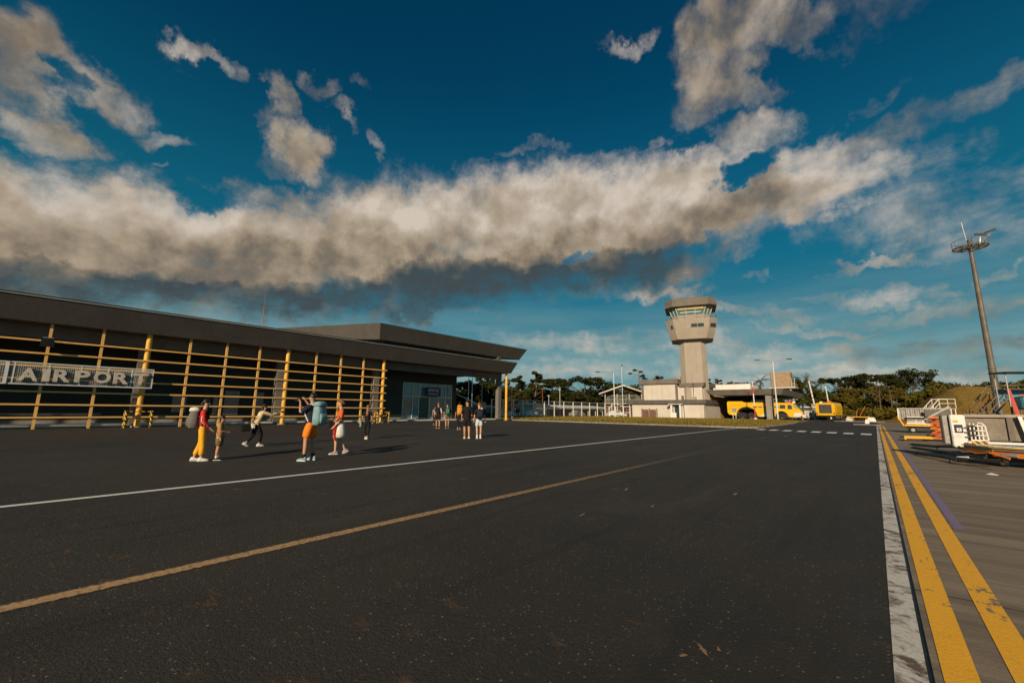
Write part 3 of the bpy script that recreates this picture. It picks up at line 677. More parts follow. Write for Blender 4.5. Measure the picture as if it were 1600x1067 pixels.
S = thing('arrival_sign', 'navy board with white lettering hanging over the glass entrance doors', 'sign', (-42.6,33.9,2.95))
b = MB(); b.rbox((-42.66,32.75,3.0),(-42.58,35.0,4.15),0.02); b.build('sign_board', 'navy', S)
text_mesh('sign_text', 'ARRIVAL', 'white', S, (-42.57,32.98,3.62), 1.75, 0.36, 0.02)
text_mesh('sign_text', 'ENTRANCE', 'white_metal', S, (-42.57,33.1,3.2), 1.5, 0.24, 0.02)

A = thing('airport_sign', 'white framed mesh panel with big weathered capitals reading AIRPORT fixed on the yellow bars', 'sign', (-37.7,0,2.64))
b = MB(); zx = -37.72
for z in (2.66,3.91): b.box((zx-.03,-12,z-.035),(zx+.03,5.47,z+.035))
for y in (5.44,): b.box((zx-.03,y-.03,2.70),(zx+.03,y+.03,3.87))
for y in (-0.78,0.58,1.95,3.2,4.35): b.box((zx-.028,y-.03,2.70),(zx+.028,y+.03,3.87))
b.build('sign_frame', 'white_metal', A)
b = MB(); b.box((zx-.09,-1.12,2.63),(zx+.06,-0.98,3.94)); b.build('sign_post', 'white_metal', A)
b = MB(); y = -12.0
while y < 5.4:
    b.box((zx-.008,y-.006,2.7),(zx+.004,y+.006,3.87)); y += 0.085
z = 2.75
while z < 3.86:
    b.box((zx-.004,-12,z-.005),(zx+.006,5.4,z+.005)); z += 0.085
b.build('wire_mesh', 'white_metal', A)
for ch, ya, yb, z0 in (('A',-.60,.20,2.84),('I',.36,.66,2.84),('R',.80,1.52,2.84),('P',1.70,2.38,2.86),('O',2.54,3.34,2.86),('R',3.46,4.22,2.86),('T',4.42,5.18,2.86)):
    text_mesh('letter', ch, 'lettering', A, (-37.60,ya,z0), yb-ya, 0.76, 0.10, bold=0.035)

Fl = thing('floodlight', 'black floodlight clamped to the top yellow bar above the airport sign', 'lamp', (-37.9,0.3,5.2))
b = MB(); b.hexa([(-37.85,0.0,4.95),(-37.70,0.0,4.95),(-37.70,.62,4.95),(-37.85,.62,4.95),(-37.95,.05,5.45),(-37.62,.05,5.45),(-37.62,.57,5.45),(-37.95,.57,5.45)]); b.build('lamp_housing', 'black', Fl)
b = MB(); b.box((-37.70,.08,5.46),(-37.60,.54,5.50)); b.box((-38.08,.28,5.36),(-37.9,.34,5.42)); b.build('bracket', 'steel', Fl)
An = thing('roof_antenna', 'thin rust red whip antenna standing on the lower terminal roof', 'antenna', (-42,13.3,7.93))
b = MB(); b.tube((-42,13.3,7.93),(-42,13.2,10.6),0.03,n=6); b.tube((-42,13.2,10.6),(-42,13.2,11.9),0.014,n=5); b.build('mast', 'rust', An)
b = MB(); b.box((-42.12,13.18,7.925),(-41.88,13.42,7.98)); b.build('base_plate', 'steel', An)

# hoop guards at the column feet
gl = {5.06: 'yellow and black striped pipe guard round the column by the airport sign', 14.35: 'striped pipe guard round the column between the bag strap woman and the blue pack man', 23.8: 'striped pipe guard round the column nearest the glass entrance'}
def guard(y):
    t = thing('column_guard', gl[y], 'barrier', (-38.3,y,0), group='striped guards at the column feet')
    b = MB()
    for dy in (-.66,.66):
        for dx in (.42,-.1):
            q = MB(); q.tube((-38.3+dx,y+dy,0),(-38.3+dx,y+dy,1.12),.075,n=10); q.build('guard_post','hazard',t)
    for dx in (.42,):
        q = MB(); q.tube((-38.3+dx-.06,y-.62,1.06),(-38.3+dx-.06,y+.62,1.06),.035,n=8); q.build('rail','hazard',t)
    for dy in (-.66,.66): q = MB(); q.tube((-38.36,y+dy,1.0),(-37.9,y+dy,1.0),.035,n=8); q.build('rail','gseyellow',t)
for y in (5.06, 23.8): guard(y)
# poles and ramp beam seen through the porch
for i, (x, y, l) in enumerate(((-39.3,34.75,'white and blue slim pipe at the entrance corner, the left of the pair'),(-39.0,35.05,'white and blue slim pipe at the entrance corner, the right of the pair'))):
    t = thing('slim_pipe', l, 'pipe', (x-1.6,y+3.6,0.19), group='slim pipes at the entrance corner')
    xx, yy = x-1.6, y+3.6+.1*i
    q = MB(); q.tube((xx,yy,.19),(xx,yy,3.3),.04,n=8); q.build('lower_pipe','blue',t)
    q = MB(); q.tube((xx,yy,3.3),(xx,yy,5.6),.05,n=8); q.build('upper_pipe','white_metal',t)

t = thing('sloping_canopy', 'white edged sloping canopy seen through the open porch behind the walkers', 'canopy', (-46,42.5,0))
b = MB(); b.hexa([(-47.2,41.1,3.85),(-43.6,44.3,1.6),(-44.4,45.2,1.6),(-48.0,42.0,3.85),(-47.2,41.1,4.0),(-43.6,44.3,1.75),(-44.4,45.2,1.75),(-48.0,42.0,4.0)]); b.build('canopy_top','white',t)
for x, y, z in ((-47.3,41.7,3.8),(-44.2,44.6,1.75)):
    b = MB(); b.tube((x,y,0.0 if x > -45 else 0.0),(x,y,z),.06,n=6); b.build('post','steel',t)

# ---------------------------------------------------------------- control tower and station buildings
def tower():
    t = thing('control_tower', 'tall tan control tower with a flared glazed cab and dark roof slab', 'tower', (-26.9, 87.2, 0), R(-17.5 + 0) * -1 * -1)
    # local frame: -y looks at the apron; the tower stands turned a little
    t.rotation_euler = (0, 0, R(17.5))
    def oct_(w, c, z, cy=0):    # square of half width w with corners cut by c
        return [(-w+c,-w,z),(w-c,-w,z),(w,-w+c,z),(w,w-c,z),(w-c,w,z),(-w+c,w,z),(-w,w-c,z),(-w,-w+c,z)]
    b = MB(); b.loft([oct_(2.55,.95,0), oct_(2.45,.95,15.6)]); b.build('shaft', 'cream2', t, world=False)
    b = MB(); b.loft([oct_(3.85,1.25,15.5), oct_(4.2,1.3,16.75)]); b.build('gallery_floor', 'cream2', t, world=False)
    b = MB(); b.loft([oct_(4.17,1.29,16.752), oct_(4.78,1.4,19.35), oct_(4.62,1.35,19.37), oct_(3.5,1.1,19.38)]); b.build('gallery', 'cream2', t, world=False)
    b = MB(); b.loft([oct_(3.45,1.1,19.382), oct_(3.5,1.1,20.35)]); b.build('cab_sill', 'cream2', t, world=False)
    b = MB(); b.loft([oct_(3.42,1.1,20.352), oct_(4.15,1.3,22.3)]); b.build('cab_glass', 'glass2', t, world=False)
    b = MB(); b.loft([oct_(4.5,1.4,21.9), oct_(4.78,1.45,22.0), oct_(4.65,1.42,23.5), oct_(4.4,1.35,23.62)]); b.build('cab_roof', 'roofgrey', t, world=False)
    # mullions on the cab
    lo, hi = oct_(3.46,1.11,20.352), oct_(4.04,1.29,21.9)
    for i in range(8):
        j = (i+1) % 8; n = 3 if i % 2 == 0 else 2
        for k in range(n):
            a = Vector(lo[i]).lerp(Vector(lo[j]), k/n); c = Vector(hi[i]).lerp(Vector(hi[j]), k/n)
            q = MB(); q.tube(a, c, .085 if k == 0 else .05, n=4); q.build('mullion', 'cream' if k == 0 else 'white', t, world=False)
    q = MB(); q.box((-2.4,-4.02,21.35),(2.4,-3.9,21.95)); q.build('cab_blind', worn('faded_yellow_blind', (0.42,0.32,0.12)), t, world=False)
    for z, w_ in ((20.85,3.70),): 
        q = MB(); q.box((-1.9,-w_-.07,z-.05),(1.9,-w_+.0,z+.05)); q.build('cab_rail', 'white', t, world=False)
    def wy(z): return 4.17+(z-16.75)*(.61/2.6)
    for x0, x1 in ((-.05,1.05),(1.15,2.25)):
        q = MB(); q.hexa([(x0,-wy(17.7)-.03,17.7),(x1,-wy(17.7)-.03,17.7),(x1,-wy(17.7)+.1,17.7),(x0,-wy(17.7)+.1,17.7),(x0,-wy(18.35)-.03,18.35),(x1,-wy(18.35)-.03,18.35),(x1,-wy(18.35)+.1,18.35),(x0,-wy(18.35)+.1,18.35)])
        q.build('window', 'glass', t, world=False)
    for s_ in (-1, 1):
        for k in range(3 if s_ > 0 else 1):
            A_ = Vector(((wy(17.9)-1.33)*s_,-wy(17.9),17.7)); B_ = Vector((wy(17.9)*s_,-(wy(17.9)-1.33),17.7)); d = (B_-A_)
            a = A_ + d*(0.18+0.25*k); c = A_ + d*(0.18+0.25*k+0.19); nrm = Vector((s_*.7071,-.7071,0))*.16
            q = MB(); up = Vector((0,0,.6)) + Vector((s_*.1,-.1,0))
            pts = [a-nrm*.6, c-nrm*.6, c+nrm*.75, a+nrm*.75]; q.hexa([*pts, *[p+up for p in pts]]); q.build('window', 'glass', t, world=False)
    # gallery railing
    rl = MB(); ring = oct_(4.66,1.37,19.37)
    for i in range(8):
        a, c = Vector(ring[i]), Vector(ring[(i+1)%8])
        for hz_ in (.45,.9): rl.tube(a+Vector((0,0,hz_)), c+Vector((0,0,hz_)), .025, n=4)
        for k in range(3): p = a.lerp(c, k/3); rl.tube(p, p+Vector((0,0,.92)), .025, n=4)
    rl.build('gallery_railing', 'steel', t, world=False)
    for x, y, h in ((-2.4,-2,2.0),(-2.1,-1,2.5),(0,0,1.5),(2.4,-2,2.3),(3.2,0,1.4),(2.9,1,1.2),(-1.8,1,1.4)):
        q = MB(); q.tube((x,y,23.6),(x,y,23.6+h),.035,.015,n=5); q.build('aerial', 'steel', t, world=False)
tower()

t = thing('station_building', 'two storey cream building with flat grey roofs at the foot of the control tower', 'building', (-30, 84, 0))
b = MB(); b.box((-38.0,82.0,0.1),(-23.75,92,2.85)); b.build('ground_floor_wall', 'cream', t)
b = MB(); b.box((-38.6,81.5,2.852),(-23.4,92.3,3.62)); b.build('lower_roof', 'roofdark', t)
b = MB(); b.box((-36.4,84.1,3.622),(-29.4,97,6.9)); b.box((-29.398,84.6,3.622),(-24.8,92,6.2)); b.build('upper_floor_wall', 'cream', t)
b = MB(); b.hexa([(-37.0,83.7,6.9),(-29.0,83.7,6.9),(-29.0,97.5,6.9),(-37,97.5,6.9),(-36.9,83.9,7.85),(-29.3,83.9,7.85),(-29.3,97.3,7.85),(-36.9,97.3,7.85)]); b.build('upper_roof', 'roofgrey', t)
b = MB(); b.box((-28.998,84.3,6.202),(-24.4,92.3,6.95)); b.build('wing_roof', 'roofgrey', t)
for x in (-36.7,-29.7): b = MB(); b.box((x-.02,84.0,3.63),(x+.45,84.098,6.89)); b.build('corner_pier', 'roofgrey', t)
b = MB(); b.box((-30.75,81.93,1.9),(-30.2,81.998,2.3)); b.build('window', 'glass', t)
b = MB()   # porch round the door
b.box((-29.75,81.0,0.1),(-29.45,82.0,2.75)); b.box((-28.1,81.0,0.1),(-27.8,82.0,2.75)); b.box((-30.1,80.7,2.752),(-27.5,81.99,2.84)); b.box((-29.44,81.0,.1),(-28.7,81.15,1.2)); b.build('door_porch', 'white', t)
b = MB(); b.box((-29.3,81.93,0.2),(-28.3,81.998,2.5)); b.build('door', 'glass', t)
b = MB(); b.box((-27.6,81.9,0.3),(-27.5,81.998,2.6)); b.build('downpipe', 'black', t)
b = MB(); b.box((-23.9,81.93,0.1),(-23.78,81.998,2.84)); b.build('downpipe', 'roofgrey', t)
b = MB(); b.box((-26.9,83.9,3.63),(-25.9,84.5,4.25)); b.build('air_conditioner', 'cream2', t)
b = MB(); b.box((-28.6,84.0,3.63),(-28.3,84.5,4.5)); b.build('air_conditioner', 'roofgrey', t)
b = MB(); b.tube((-26.3,84.2,3.63),(-26.3,84.2,6.6),.04,n=5); b.ball((-26.3,84.2,6.7),.12); b.build('roof_mast', 'black', t)
b = MB(); b.ball((-30.3,88,7.9),(.9,.9,.75),12,8); b.build('radome', 'cream2', t)
t = thing('blockwork_enclosure', 'low red brown blockwork pen against the left end of the cream building', 'wall', (-35,81,0))
for k in range(2):
    b = MB(); b.box((-35.4+k*1.5,80.9,.1),(-34.25+k*1.5,81.1,1.75)); b.build('panel', 'brick', t)
b = MB()
for k in range(3): b.box((-35.6+k*1.5,80.85,.1),(-35.41+k*1.5,81.15,1.95))
b.build('posts', 'concrete', t)
bp = bpy.data.objects['posts']; bpy.data.objects.remove(bp)
for k in range(3):
    b = MB(); b.box((-35.6+k*1.5,80.85,.1),(-35.41+k*1.5,81.15,1.95)); b.build('post', 'concrete', t)

t = thing('fire_station', 'open fronted fire station shelter with a thick flat grey roof beside the cream building', 'building', (-18, 90, 0))
b = MB(); b.hexa([(-23.3,86.2,4.5),(-12.1,86.2,4.5),(-12.1,112,4.5),(-23.3,112,4.5),(-25.1,85.6,5.55),(-11.75,85.6,5.55),(-11.75,113,5.55),(-25.1,113,5.55)]); b.build('roof', 'roofgrey', t)
b = MB(); b.box((-24.6,86.6,0.05),(-24.2,100,4.49)); b.build('side_wall', worn('ochre_render', (0.42,0.25,0.11), 0.85), t)
b = MB(); b.box((-24.19,99.6,0.05),(-15.5,100,4.49)); b.build('back_wall', 'dark_wall', t)
for x, w_ in ((-14.35,.36),(-13.75,.2)):
    b = MB(); b.box((x-w_,86.5,0.05),(x+w_,87.1,4.49)); b.build('pillar', 'concrete', t)
b = MB(); b.box((-14.0,111,0.05),(-13.6,111.5,4.49)); b.build('pillar', 'concrete', t)

t = thing('pale_roofed_building', 'pale low building with a white parapet showing above the fire station roof beside the tower', 'building', (-27,98,0))
b = MB(); b.box((-29.3,104,0),(-20.5,112,6.2)); b.build('wall', 'cream2', t)
b = MB(); b.box((-29.5,103.8,6.202),(-20.3,112.2,7.6)); b.build('parapet', 'white', t)

t = thing('water_tank', 'boxy tan water tank on legs rising behind the fire station roof', 'tank', (-17.5,123,0))
b = MB(); b.rbox((-19.2,121.5,7.6),(-14.9,125.5,11.3),.15); b.build('tank_body', worn('tan_tank_sheet', (0.33,0.22,0.13)), t)
b = MB(); b.box((-19.6,121.1,7.3),(-14.0,126,7.598)); b.build('deck', 'cream', t)
for x, y in ((-18.8,122),(-15.2,122),(-18.8,125),(-15.2,125)):
    b = MB(); b.tube((x,y,0),(x,y,7.3),.2,n=6); b.build('leg', 'cream', t)
b = MB()
for z in (7.9,8.4): b.box((-14.2,121.1,z-.04),(-14.1,126,z+.04)); b.box((-14.88,121.1,z-.04),(-14.1,121.2,z+.04))
for x in (-14.8,-14.15): b.box((x-.04,121.1,7.6),(x+.04,121.2,9.6))
b.build('railing', 'white', t)

# gabled house beyond the fence
t = thing('gabled_house', 'two storey open fronted house with a white edged gable roof beyond the fence', 'house', (-45.3,93,0))
t.rotation_euler = (0,0,R(30))
b = MB(); b.box((-4.2,0.4,0),(4.2,7,2.4)); b.build('lower_storey', 'brick', t, world=False)
b = MB(); b.box((-4.4,-.6,3.0),(4.4,7,3.3)); b.box((-4.4,-.6,2.41),(4.4,-.5,2.5)); b.build('balcony_slab', 'concrete', t, world=False)
b = MB(); b.box((-4.0,1.2,3.31),(4.0,7,5.3)); b.build('upper_storey', 'roofdark', t, world=False)
b = MB()
for k in range(23): b.box((-4.35+k*.395,-.57,3.31),(-4.28+k*.395,-.5,4.1))
b.box((-4.4,-.6,4.101),(4.4,-.47,4.2)); b.build('balcony_railing', 'concrete', t, world=False)
for x in (-4.2,-1.4,1.4,4.2):
    b = MB(); b.tube((x,-.3,0),(x,-.3,5.4),.1,n=6); b.build('post', 'cream', t, world=False)
b = MB(); b.extr([(-5.6,5.3),(0,7.3),(5.6,5.3),(5.6,5.5),(0,7.55),(-5.6,5.5)], 'y', -1.2, 8); b.build('roof', 'roofdark', t, world=False)
b = MB(); b.extr([(-5.7,5.25),(0,7.25),(5.7,5.25),(5.7,5.52),(0,7.6),(-5.7,5.52)], 'y', -1.32, -1.205); b.build('bargeboard', 'cream', t, world=False)
for x in (-2.6,0,2.4):
    b = MB(); b.box((x-.5,1.12,3.6),(x+.5,1.198,4.9)); b.build('window', 'glass', t, world=False)
    b = MB(); b.box((x-.6,.32,.4),(x+.6,.398,2.0)); b.build('window', 'glass', t, world=False)

# low sheds beyond the fence
def shed(label, x0, y0, x1, y1, h, wall, roof, name='shed', cat='shed', open_=False, rh=.18):
    t = thing(name, label, cat, ((x0+x1)/2,(y0+y1)/2,0))
    if not open_:
        b = MB(); b.box((x0,y0,0),(x1,y1,h)); b.build('wall', wall, t)
        n = max(1, int((y1-y0)/2.2))
        for k in range(n):
            yy = y0+(k+.5)*(y1-y0)/n
            b = MB(); b.box((x1+.002,yy-.35,.9),(x1+.04,yy+.35,h-.4)); b.build('window', 'glass', t)
    else:
        b = MB(); b.box((x0,y0,0),(x0+.15,y1,h)); b.build('wall', wall, t)
        n = max(2, int((y1-y0)/3))
        for k in range(n+1):
            yy = y0+.1+k*(y1-y0-.2)/n
            b = MB(); b.tube((x1-.1,yy,0),(x1-.1,yy,h),.07,n=6); b.build('post', 'white', t)
    b = MB(); b.hexa([(x0-.3,y0-.4,h+.002),(x1+.5,y0-.4,h+.002),(x1+.5,y1+.4,h+.002),(x0-.3,y1+.4,h+.002),(x0-.3,y0-.4,h+.5+rh),(x1+.5,y0-.4,h+rh),(x1+.5,y1+.4,h+rh),(x0-.3,y1+.4,h+.5+rh)]); b.build('roof', roof, t)
    return t
shed('cream block hut with a flat roof behind the fence, next to the red canopy', -52, 62.5, -48.5, 66.5, 2.2, 'cream', 'cream')
shed('long open stall row with a white roof edge running behind the fence', -54, 70.5, -49.5, 94, 1.9, 'brick', 'white', open_=True)
shed('small pale hut behind the fence nearest the terminal porch', -53, 50.5, -50, 52.6, 1.8, 'cream2', 'cream')
t = thing('market_canopy', 'red peaked canopy on thin posts behind the fence', 'canopy', (-50.5,58.5,0))
b = MB(); b.loft([[(-52,56.6,1.95),(-49,56.6,1.95),(-49,60.4,1.95),(-52,60.4,1.95)],[(-50.6,58.4,2.75),(-50.4,58.4,2.75),(-50.4,58.6,2.75),(-50.6,58.6,2.75)]]); b.build('canopy_top','red',t)
for x, y in ((-51.9,56.7),(-49.1,56.7),(-51.9,60.3),(-49.1,60.3)):
    b = MB(); b.tube((x,y,0),(x,y,1.98),.04,n=6); b.build('post','white',t)
b = MB(); b.rbox((-51.5,57.3,0),(-50,59.6,.9),.05); b.build('counter','white',t)

# fence of tall white posts with mesh
F = thing('perimeter_fence', 'tall wire mesh fence with white posts running behind the grass verge', 'fence', (-46,70,0))
fy = [48.2,50.9,53.5,56.05,59.05,62.3,65.45,68.7,72.05,75.3,78.5,81.8,85.2,88.5]
for y in fy: b = MB(); b.box((-46.07,y-.07,0.0),(-45.93,y+.07,3.12)); b.build('fence_post','white',F)
b = MB(); b.box((-46.03,fy[0],3.04),(-45.97,fy[-1],3.10)); b.build('top_rail','white_metal',F)
b = MB(); b.box((-46.03,fy[0],1.7),(-45.97,fy[-1],1.75)); b.build('middle_rail','white_metal',F)
b = MB(); y = fy[0]
while y < fy[-1]: b.box((-46.006,y-.004,.05),(-45.998,y+.004,3.04)); y += .3
z = .15
while z < 3.0: b.box((-46.006,fy[0],z-.004),(-45.998,fy[-1],z+.004)); z += .3
b.build('wire_mesh','steel',F)
# second short fence nearer the house
F = thing('yard_gate', 'white rounded pipe gate standing on the grass left of the cream building', 'gate', (-38,80,0))
for x in (-41.5,-40.0,-38.3,-36.9):
    b = MB(); b.tube((x,78.6,0),(x,78.6,2.3),.07,n=8); b.build('gate_post','white',F)
b = MB(); b.path([(-41.5,78.6,1.6),(-41.0,78.6,2.5),(-40,78.6,2.9),(-38.3,78.6,2.3),(-36.9,78.6,2.3)],.06); b.build('top_rail','white',F)
b = MB(); b.path([(-41.5,78.6,1.1),(-36.9,78.6,1.1)],.05); b.build('lower_rail','white',F)

# poles and lamps
def street_lamp(label, x, y, h, arms, lean=0.0, group='street lamps on grey poles', z0=0.1, r=.09, name='street_lamp'):
    t = thing(name, label, 'street lamp', (x,y,z0), group=group)
    b = MB(); b.tube((0,0,0),(lean,0,h),r,r*.55,n=8); b.build('pole','white_metal',t,world=False)
    b = MB(); b.tube((0,0,0),(0,0,.35),.2,n=8); b.build('base','concrete',t,world=False)
    for (ax, ay, az_) in arms:
        b = MB(); b.tube((lean,0,h-.05),(lean+ax,ay,h+az_),.045,n=6); b.build('arm','steel',t,world=False)
        L = Vector((ax,ay,0)).normalized(); p = Vector((lean+ax,ay,h+az_))
        s_ = Vector((-L.y,L.x,0))*.16
        q = [p-s_, p+L*.75-s_*.7, p+L*.75+s_*.7, p+s_]
        b = MB(); b.hexa([*[v-Vector((0,0,.06)) for v in q], *[v+Vector((0,0,.1)) for v in q]]); b.build('lamp_head','black',t,world=False)
    return t
street_lamp('tall two armed street lamp on the grass before the fire station', -12.6, 83.6, 10.0, [(-1.9,-.6,.35),(2.0,.8,.35)], r=.13)
street_lamp('street lamp with one long arm pointing left before the gabled house', -36.6, 71.5, 8.4, [(-2.0,-1.7,.1)], r=.11)
street_lamp('bare topped street lamp just right of the long armed one, with a tiny head', -40.9, 83.7, 11.0, [(.15,-.2,.05)], r=.09)
street_lamp('low street lamp with a short arm beside the end column of the terminal', -41.0, 47.3, 4.6, [(1.1,.8,.3)], r=.05)
street_lamp('street lamp seen through the open terminal porch', -55, 55, 6.3, [(-.5,.3,.1),(.6,.3,.1)], r=.08)
def plain_pole(label, x, y, h, m='white_metal', lean=0.0, r=.08, cat='pole', tops=None, z0=0.0):
    t = thing('utility_pole', label, cat, (x,y,z0))
    b = MB(); b.tube((0,0,0),(lean,0,h),r,r*.6,n=8); b.build('pole',m,t,world=False)
    b = MB(); b.box((lean-.25,-.05,h-.25),(lean+.25,.05,h-.15)); b.build('cross_piece',m,t,world=False)
    return t
plain_pole('leaning pale pole left of the rear yellow truck', -10.0, 117, 8.6, 'white_metal', -.9, .22)
plain_pole('shorter pale pole rising behind the rear yellow truck', -8.1, 125.4, 7.8, 'white_metal', -.4, .18)
plain_pole('thin red topped pole behind the fence, above the hut', -52, 69.8, 6.0, 'rust', 0, .05)
plain_pole('short pale pole behind the fence, right of the red topped one', -51, 70.6, 4.6, 'white_metal', 0, .07)
plain_pole('taller pale pole behind the fence, furthest right before the lamps', -50, 73.2, 5.9, 'white_metal', 0, .07)
for (l, x, y, h) in (('whip aerial above the cream building, leftmost of three', -39.2, 98, 11.8),('whip aerial above the cream building, middle of three', -38.2, 98.4, 12.2),('whip aerial above the cream building, nearest the tower', -36, 99, 12.0)):
    t = thing('whip_aerial', l, 'aerial', (x,y,0), group='whip aerials behind the cream building')
    b = MB(); b.tube((x,y,0),(x,y,h*.7),.06,n=5); b.build('mast','steel',t)
    b = MB(); b.tube((x,y,h*.7),(x,y,h),.025,n=5); b.build('whip','steel',t)
for (l, x, y, h) in (('thin aerial behind the fire station roof, left of the palm', -20.3, 116, 9.8),('thin aerial behind the fire station roof, next to the water tank', -17.9, 116, 11.0)):
    t = thing('whip_aerial', l, 'aerial', (x,y,0))
    b = MB(); b.tube((x,y,0),(x,y,h*.8),.08,n=5); b.build('mast','steel',t)
    b = MB(); b.tube((x,y,h*.8),(x,y,h),.03,n=5); b.build('whip','steel',t)
t = thing('marker_pole', 'red and white banded marker pole on the grass before the yellow fire truck', 'pole', (-15.6,81.6,0.15))
for k in range(6):
    b = MB(); b.tube((-15.6,81.6,.4+k*1.05),(-15.6,81.6,.4+(k+1)*1.05),.085 if k<5 else .05,n=8); b.build('band','red' if k in (0,1,4) else 'white',t)
b = MB(); b.box((-16.35,81.55,5.05),(-15.3,81.65,5.18)); b.build('cross_piece','red',t)
b = MB(); b.tube((-15.6,81.6,.1),(-15.6,81.6,.45),.28,n=10); b.build('base','white',t)
b = MB(); b.tube((-15.6,81.6,6.7),(-15.6,81.6,8.0),.03,n=5); b.build('whip','steel',t)
for i, x in enumerate((-18.9,-18.4)):
    pass
t = thing('notice_frame', 'small grey notice frame on two white legs on the grass before the fire truck', 'sign', (-18.6,80.8,0.15))
for x in (-18.85,-18.4): b = MB(); b.tube((x,80.8,.1),(x,80.8,1.4),.045,n=6); b.build('leg','white',t)
b = MB(); b.rbox((-18.95,80.76,1.4),(-18.3,80.84,2.0),.01); b.build('board','greypanel',t)

# ---------------------------------------------------------------- trees
def mat_leaf(name, lo, hi, warm):
    m, gg = new_mat(name)
    co = gg.texco('Object')
    n = gg.noise(co, 0.45, 4, 0.6); n2 = gg.noise(co, 2.6, 3, 0.6)
    c = gg.mix(gg.rng(n, 0.35, 0.65, 0, 1), lo, hi)
    c = gg.mix(gg.rng(n2, 0.55, 0.75, 0, 0.5), c, warm)
    nt = m.node_tree
    d = nt.nodes.new('ShaderNodeBsdfDiffuse'); gg.put(d.inputs[0], c)
    t = nt.nodes.new('ShaderNodeBsdfTranslucent'); gg.put(t.inputs[0], c)
    mx = nt.nodes.new('ShaderNodeMixShader'); mx.inputs[0].default_value = 0.22
    o = nt.nodes.new('ShaderNodeOutputMaterial')
    nt.links.new(d.outputs[0], mx.inputs[1]); nt.links.new(t.outputs[0], mx.inputs[2]); nt.links.new(mx.outputs[0], o.inputs[0])
    return m
M['leaf_dark'] = mat_leaf('dark_green_leaves', (0.022,0.028,0.011), (0.055,0.060,0.018), (0.12,0.090,0.024))
M['leaf_mid'] = mat_leaf('olive_leaves', (0.040,0.050,0.014), (0.095,0.090,0.022), (0.20,0.14,0.03))
M['leaf_warm'] = mat_leaf('golden_green_leaves', (0.080,0.080,0.015), (0.16,0.125,0.025), (0.28,0.14,0.03))
M['bark'] = worn('tree_bark', (0.14,0.095,0.06), 0.95, 0.35, 2.0)

def limb(b, a, c, r1, r2, rnd, n=6, segs=3, wob=.06):
    a, c = Vector(a), Vector(c); L = (c-a).length; p = a; pr = r1
    for k in range(1, segs+1):
        q = a.lerp(c, k/segs) + (Vector((rnd.uniform(-1,1),rnd.uniform(-1,1),rnd.uniform(-.5,.5)))*L*wob if k < segs else Vector((0,0,0)))
        rq = r1+(r2-r1)*k/segs
        b.tube(p, q, pr, rq, n=n, cap=True); p, pr = q, rq
def clump(vs, fs, c, r, n, s, rnd, flat=.7):
    for _ in range(n):
        while True:
            x, y, z = (rnd.uniform(-1,1) for _ in range(3)); d = x*x+y*y+z*z
            if .08 < d < 1: break
        k = .75+.25*rnd.random()
        p = Vector((c[0]+x*r*k, c[1]+y*r*k, c[2]+z*r*k*flat))
        t = Vector((rnd.gauss(0,1),rnd.gauss(0,1),rnd.gauss(0,.55))).normalized()
        u = t.cross(Vector((rnd.gauss(0,1),rnd.gauss(0,1),rnd.gauss(0,1)))).normalized()
        q = s*rnd.uniform(.5,1.3); i = len(vs)
        vs += [p-t*q, p+u*q*.45, p+t*q, p-u*q*.45]; fs.append((i,i+1,i+2,i+3))
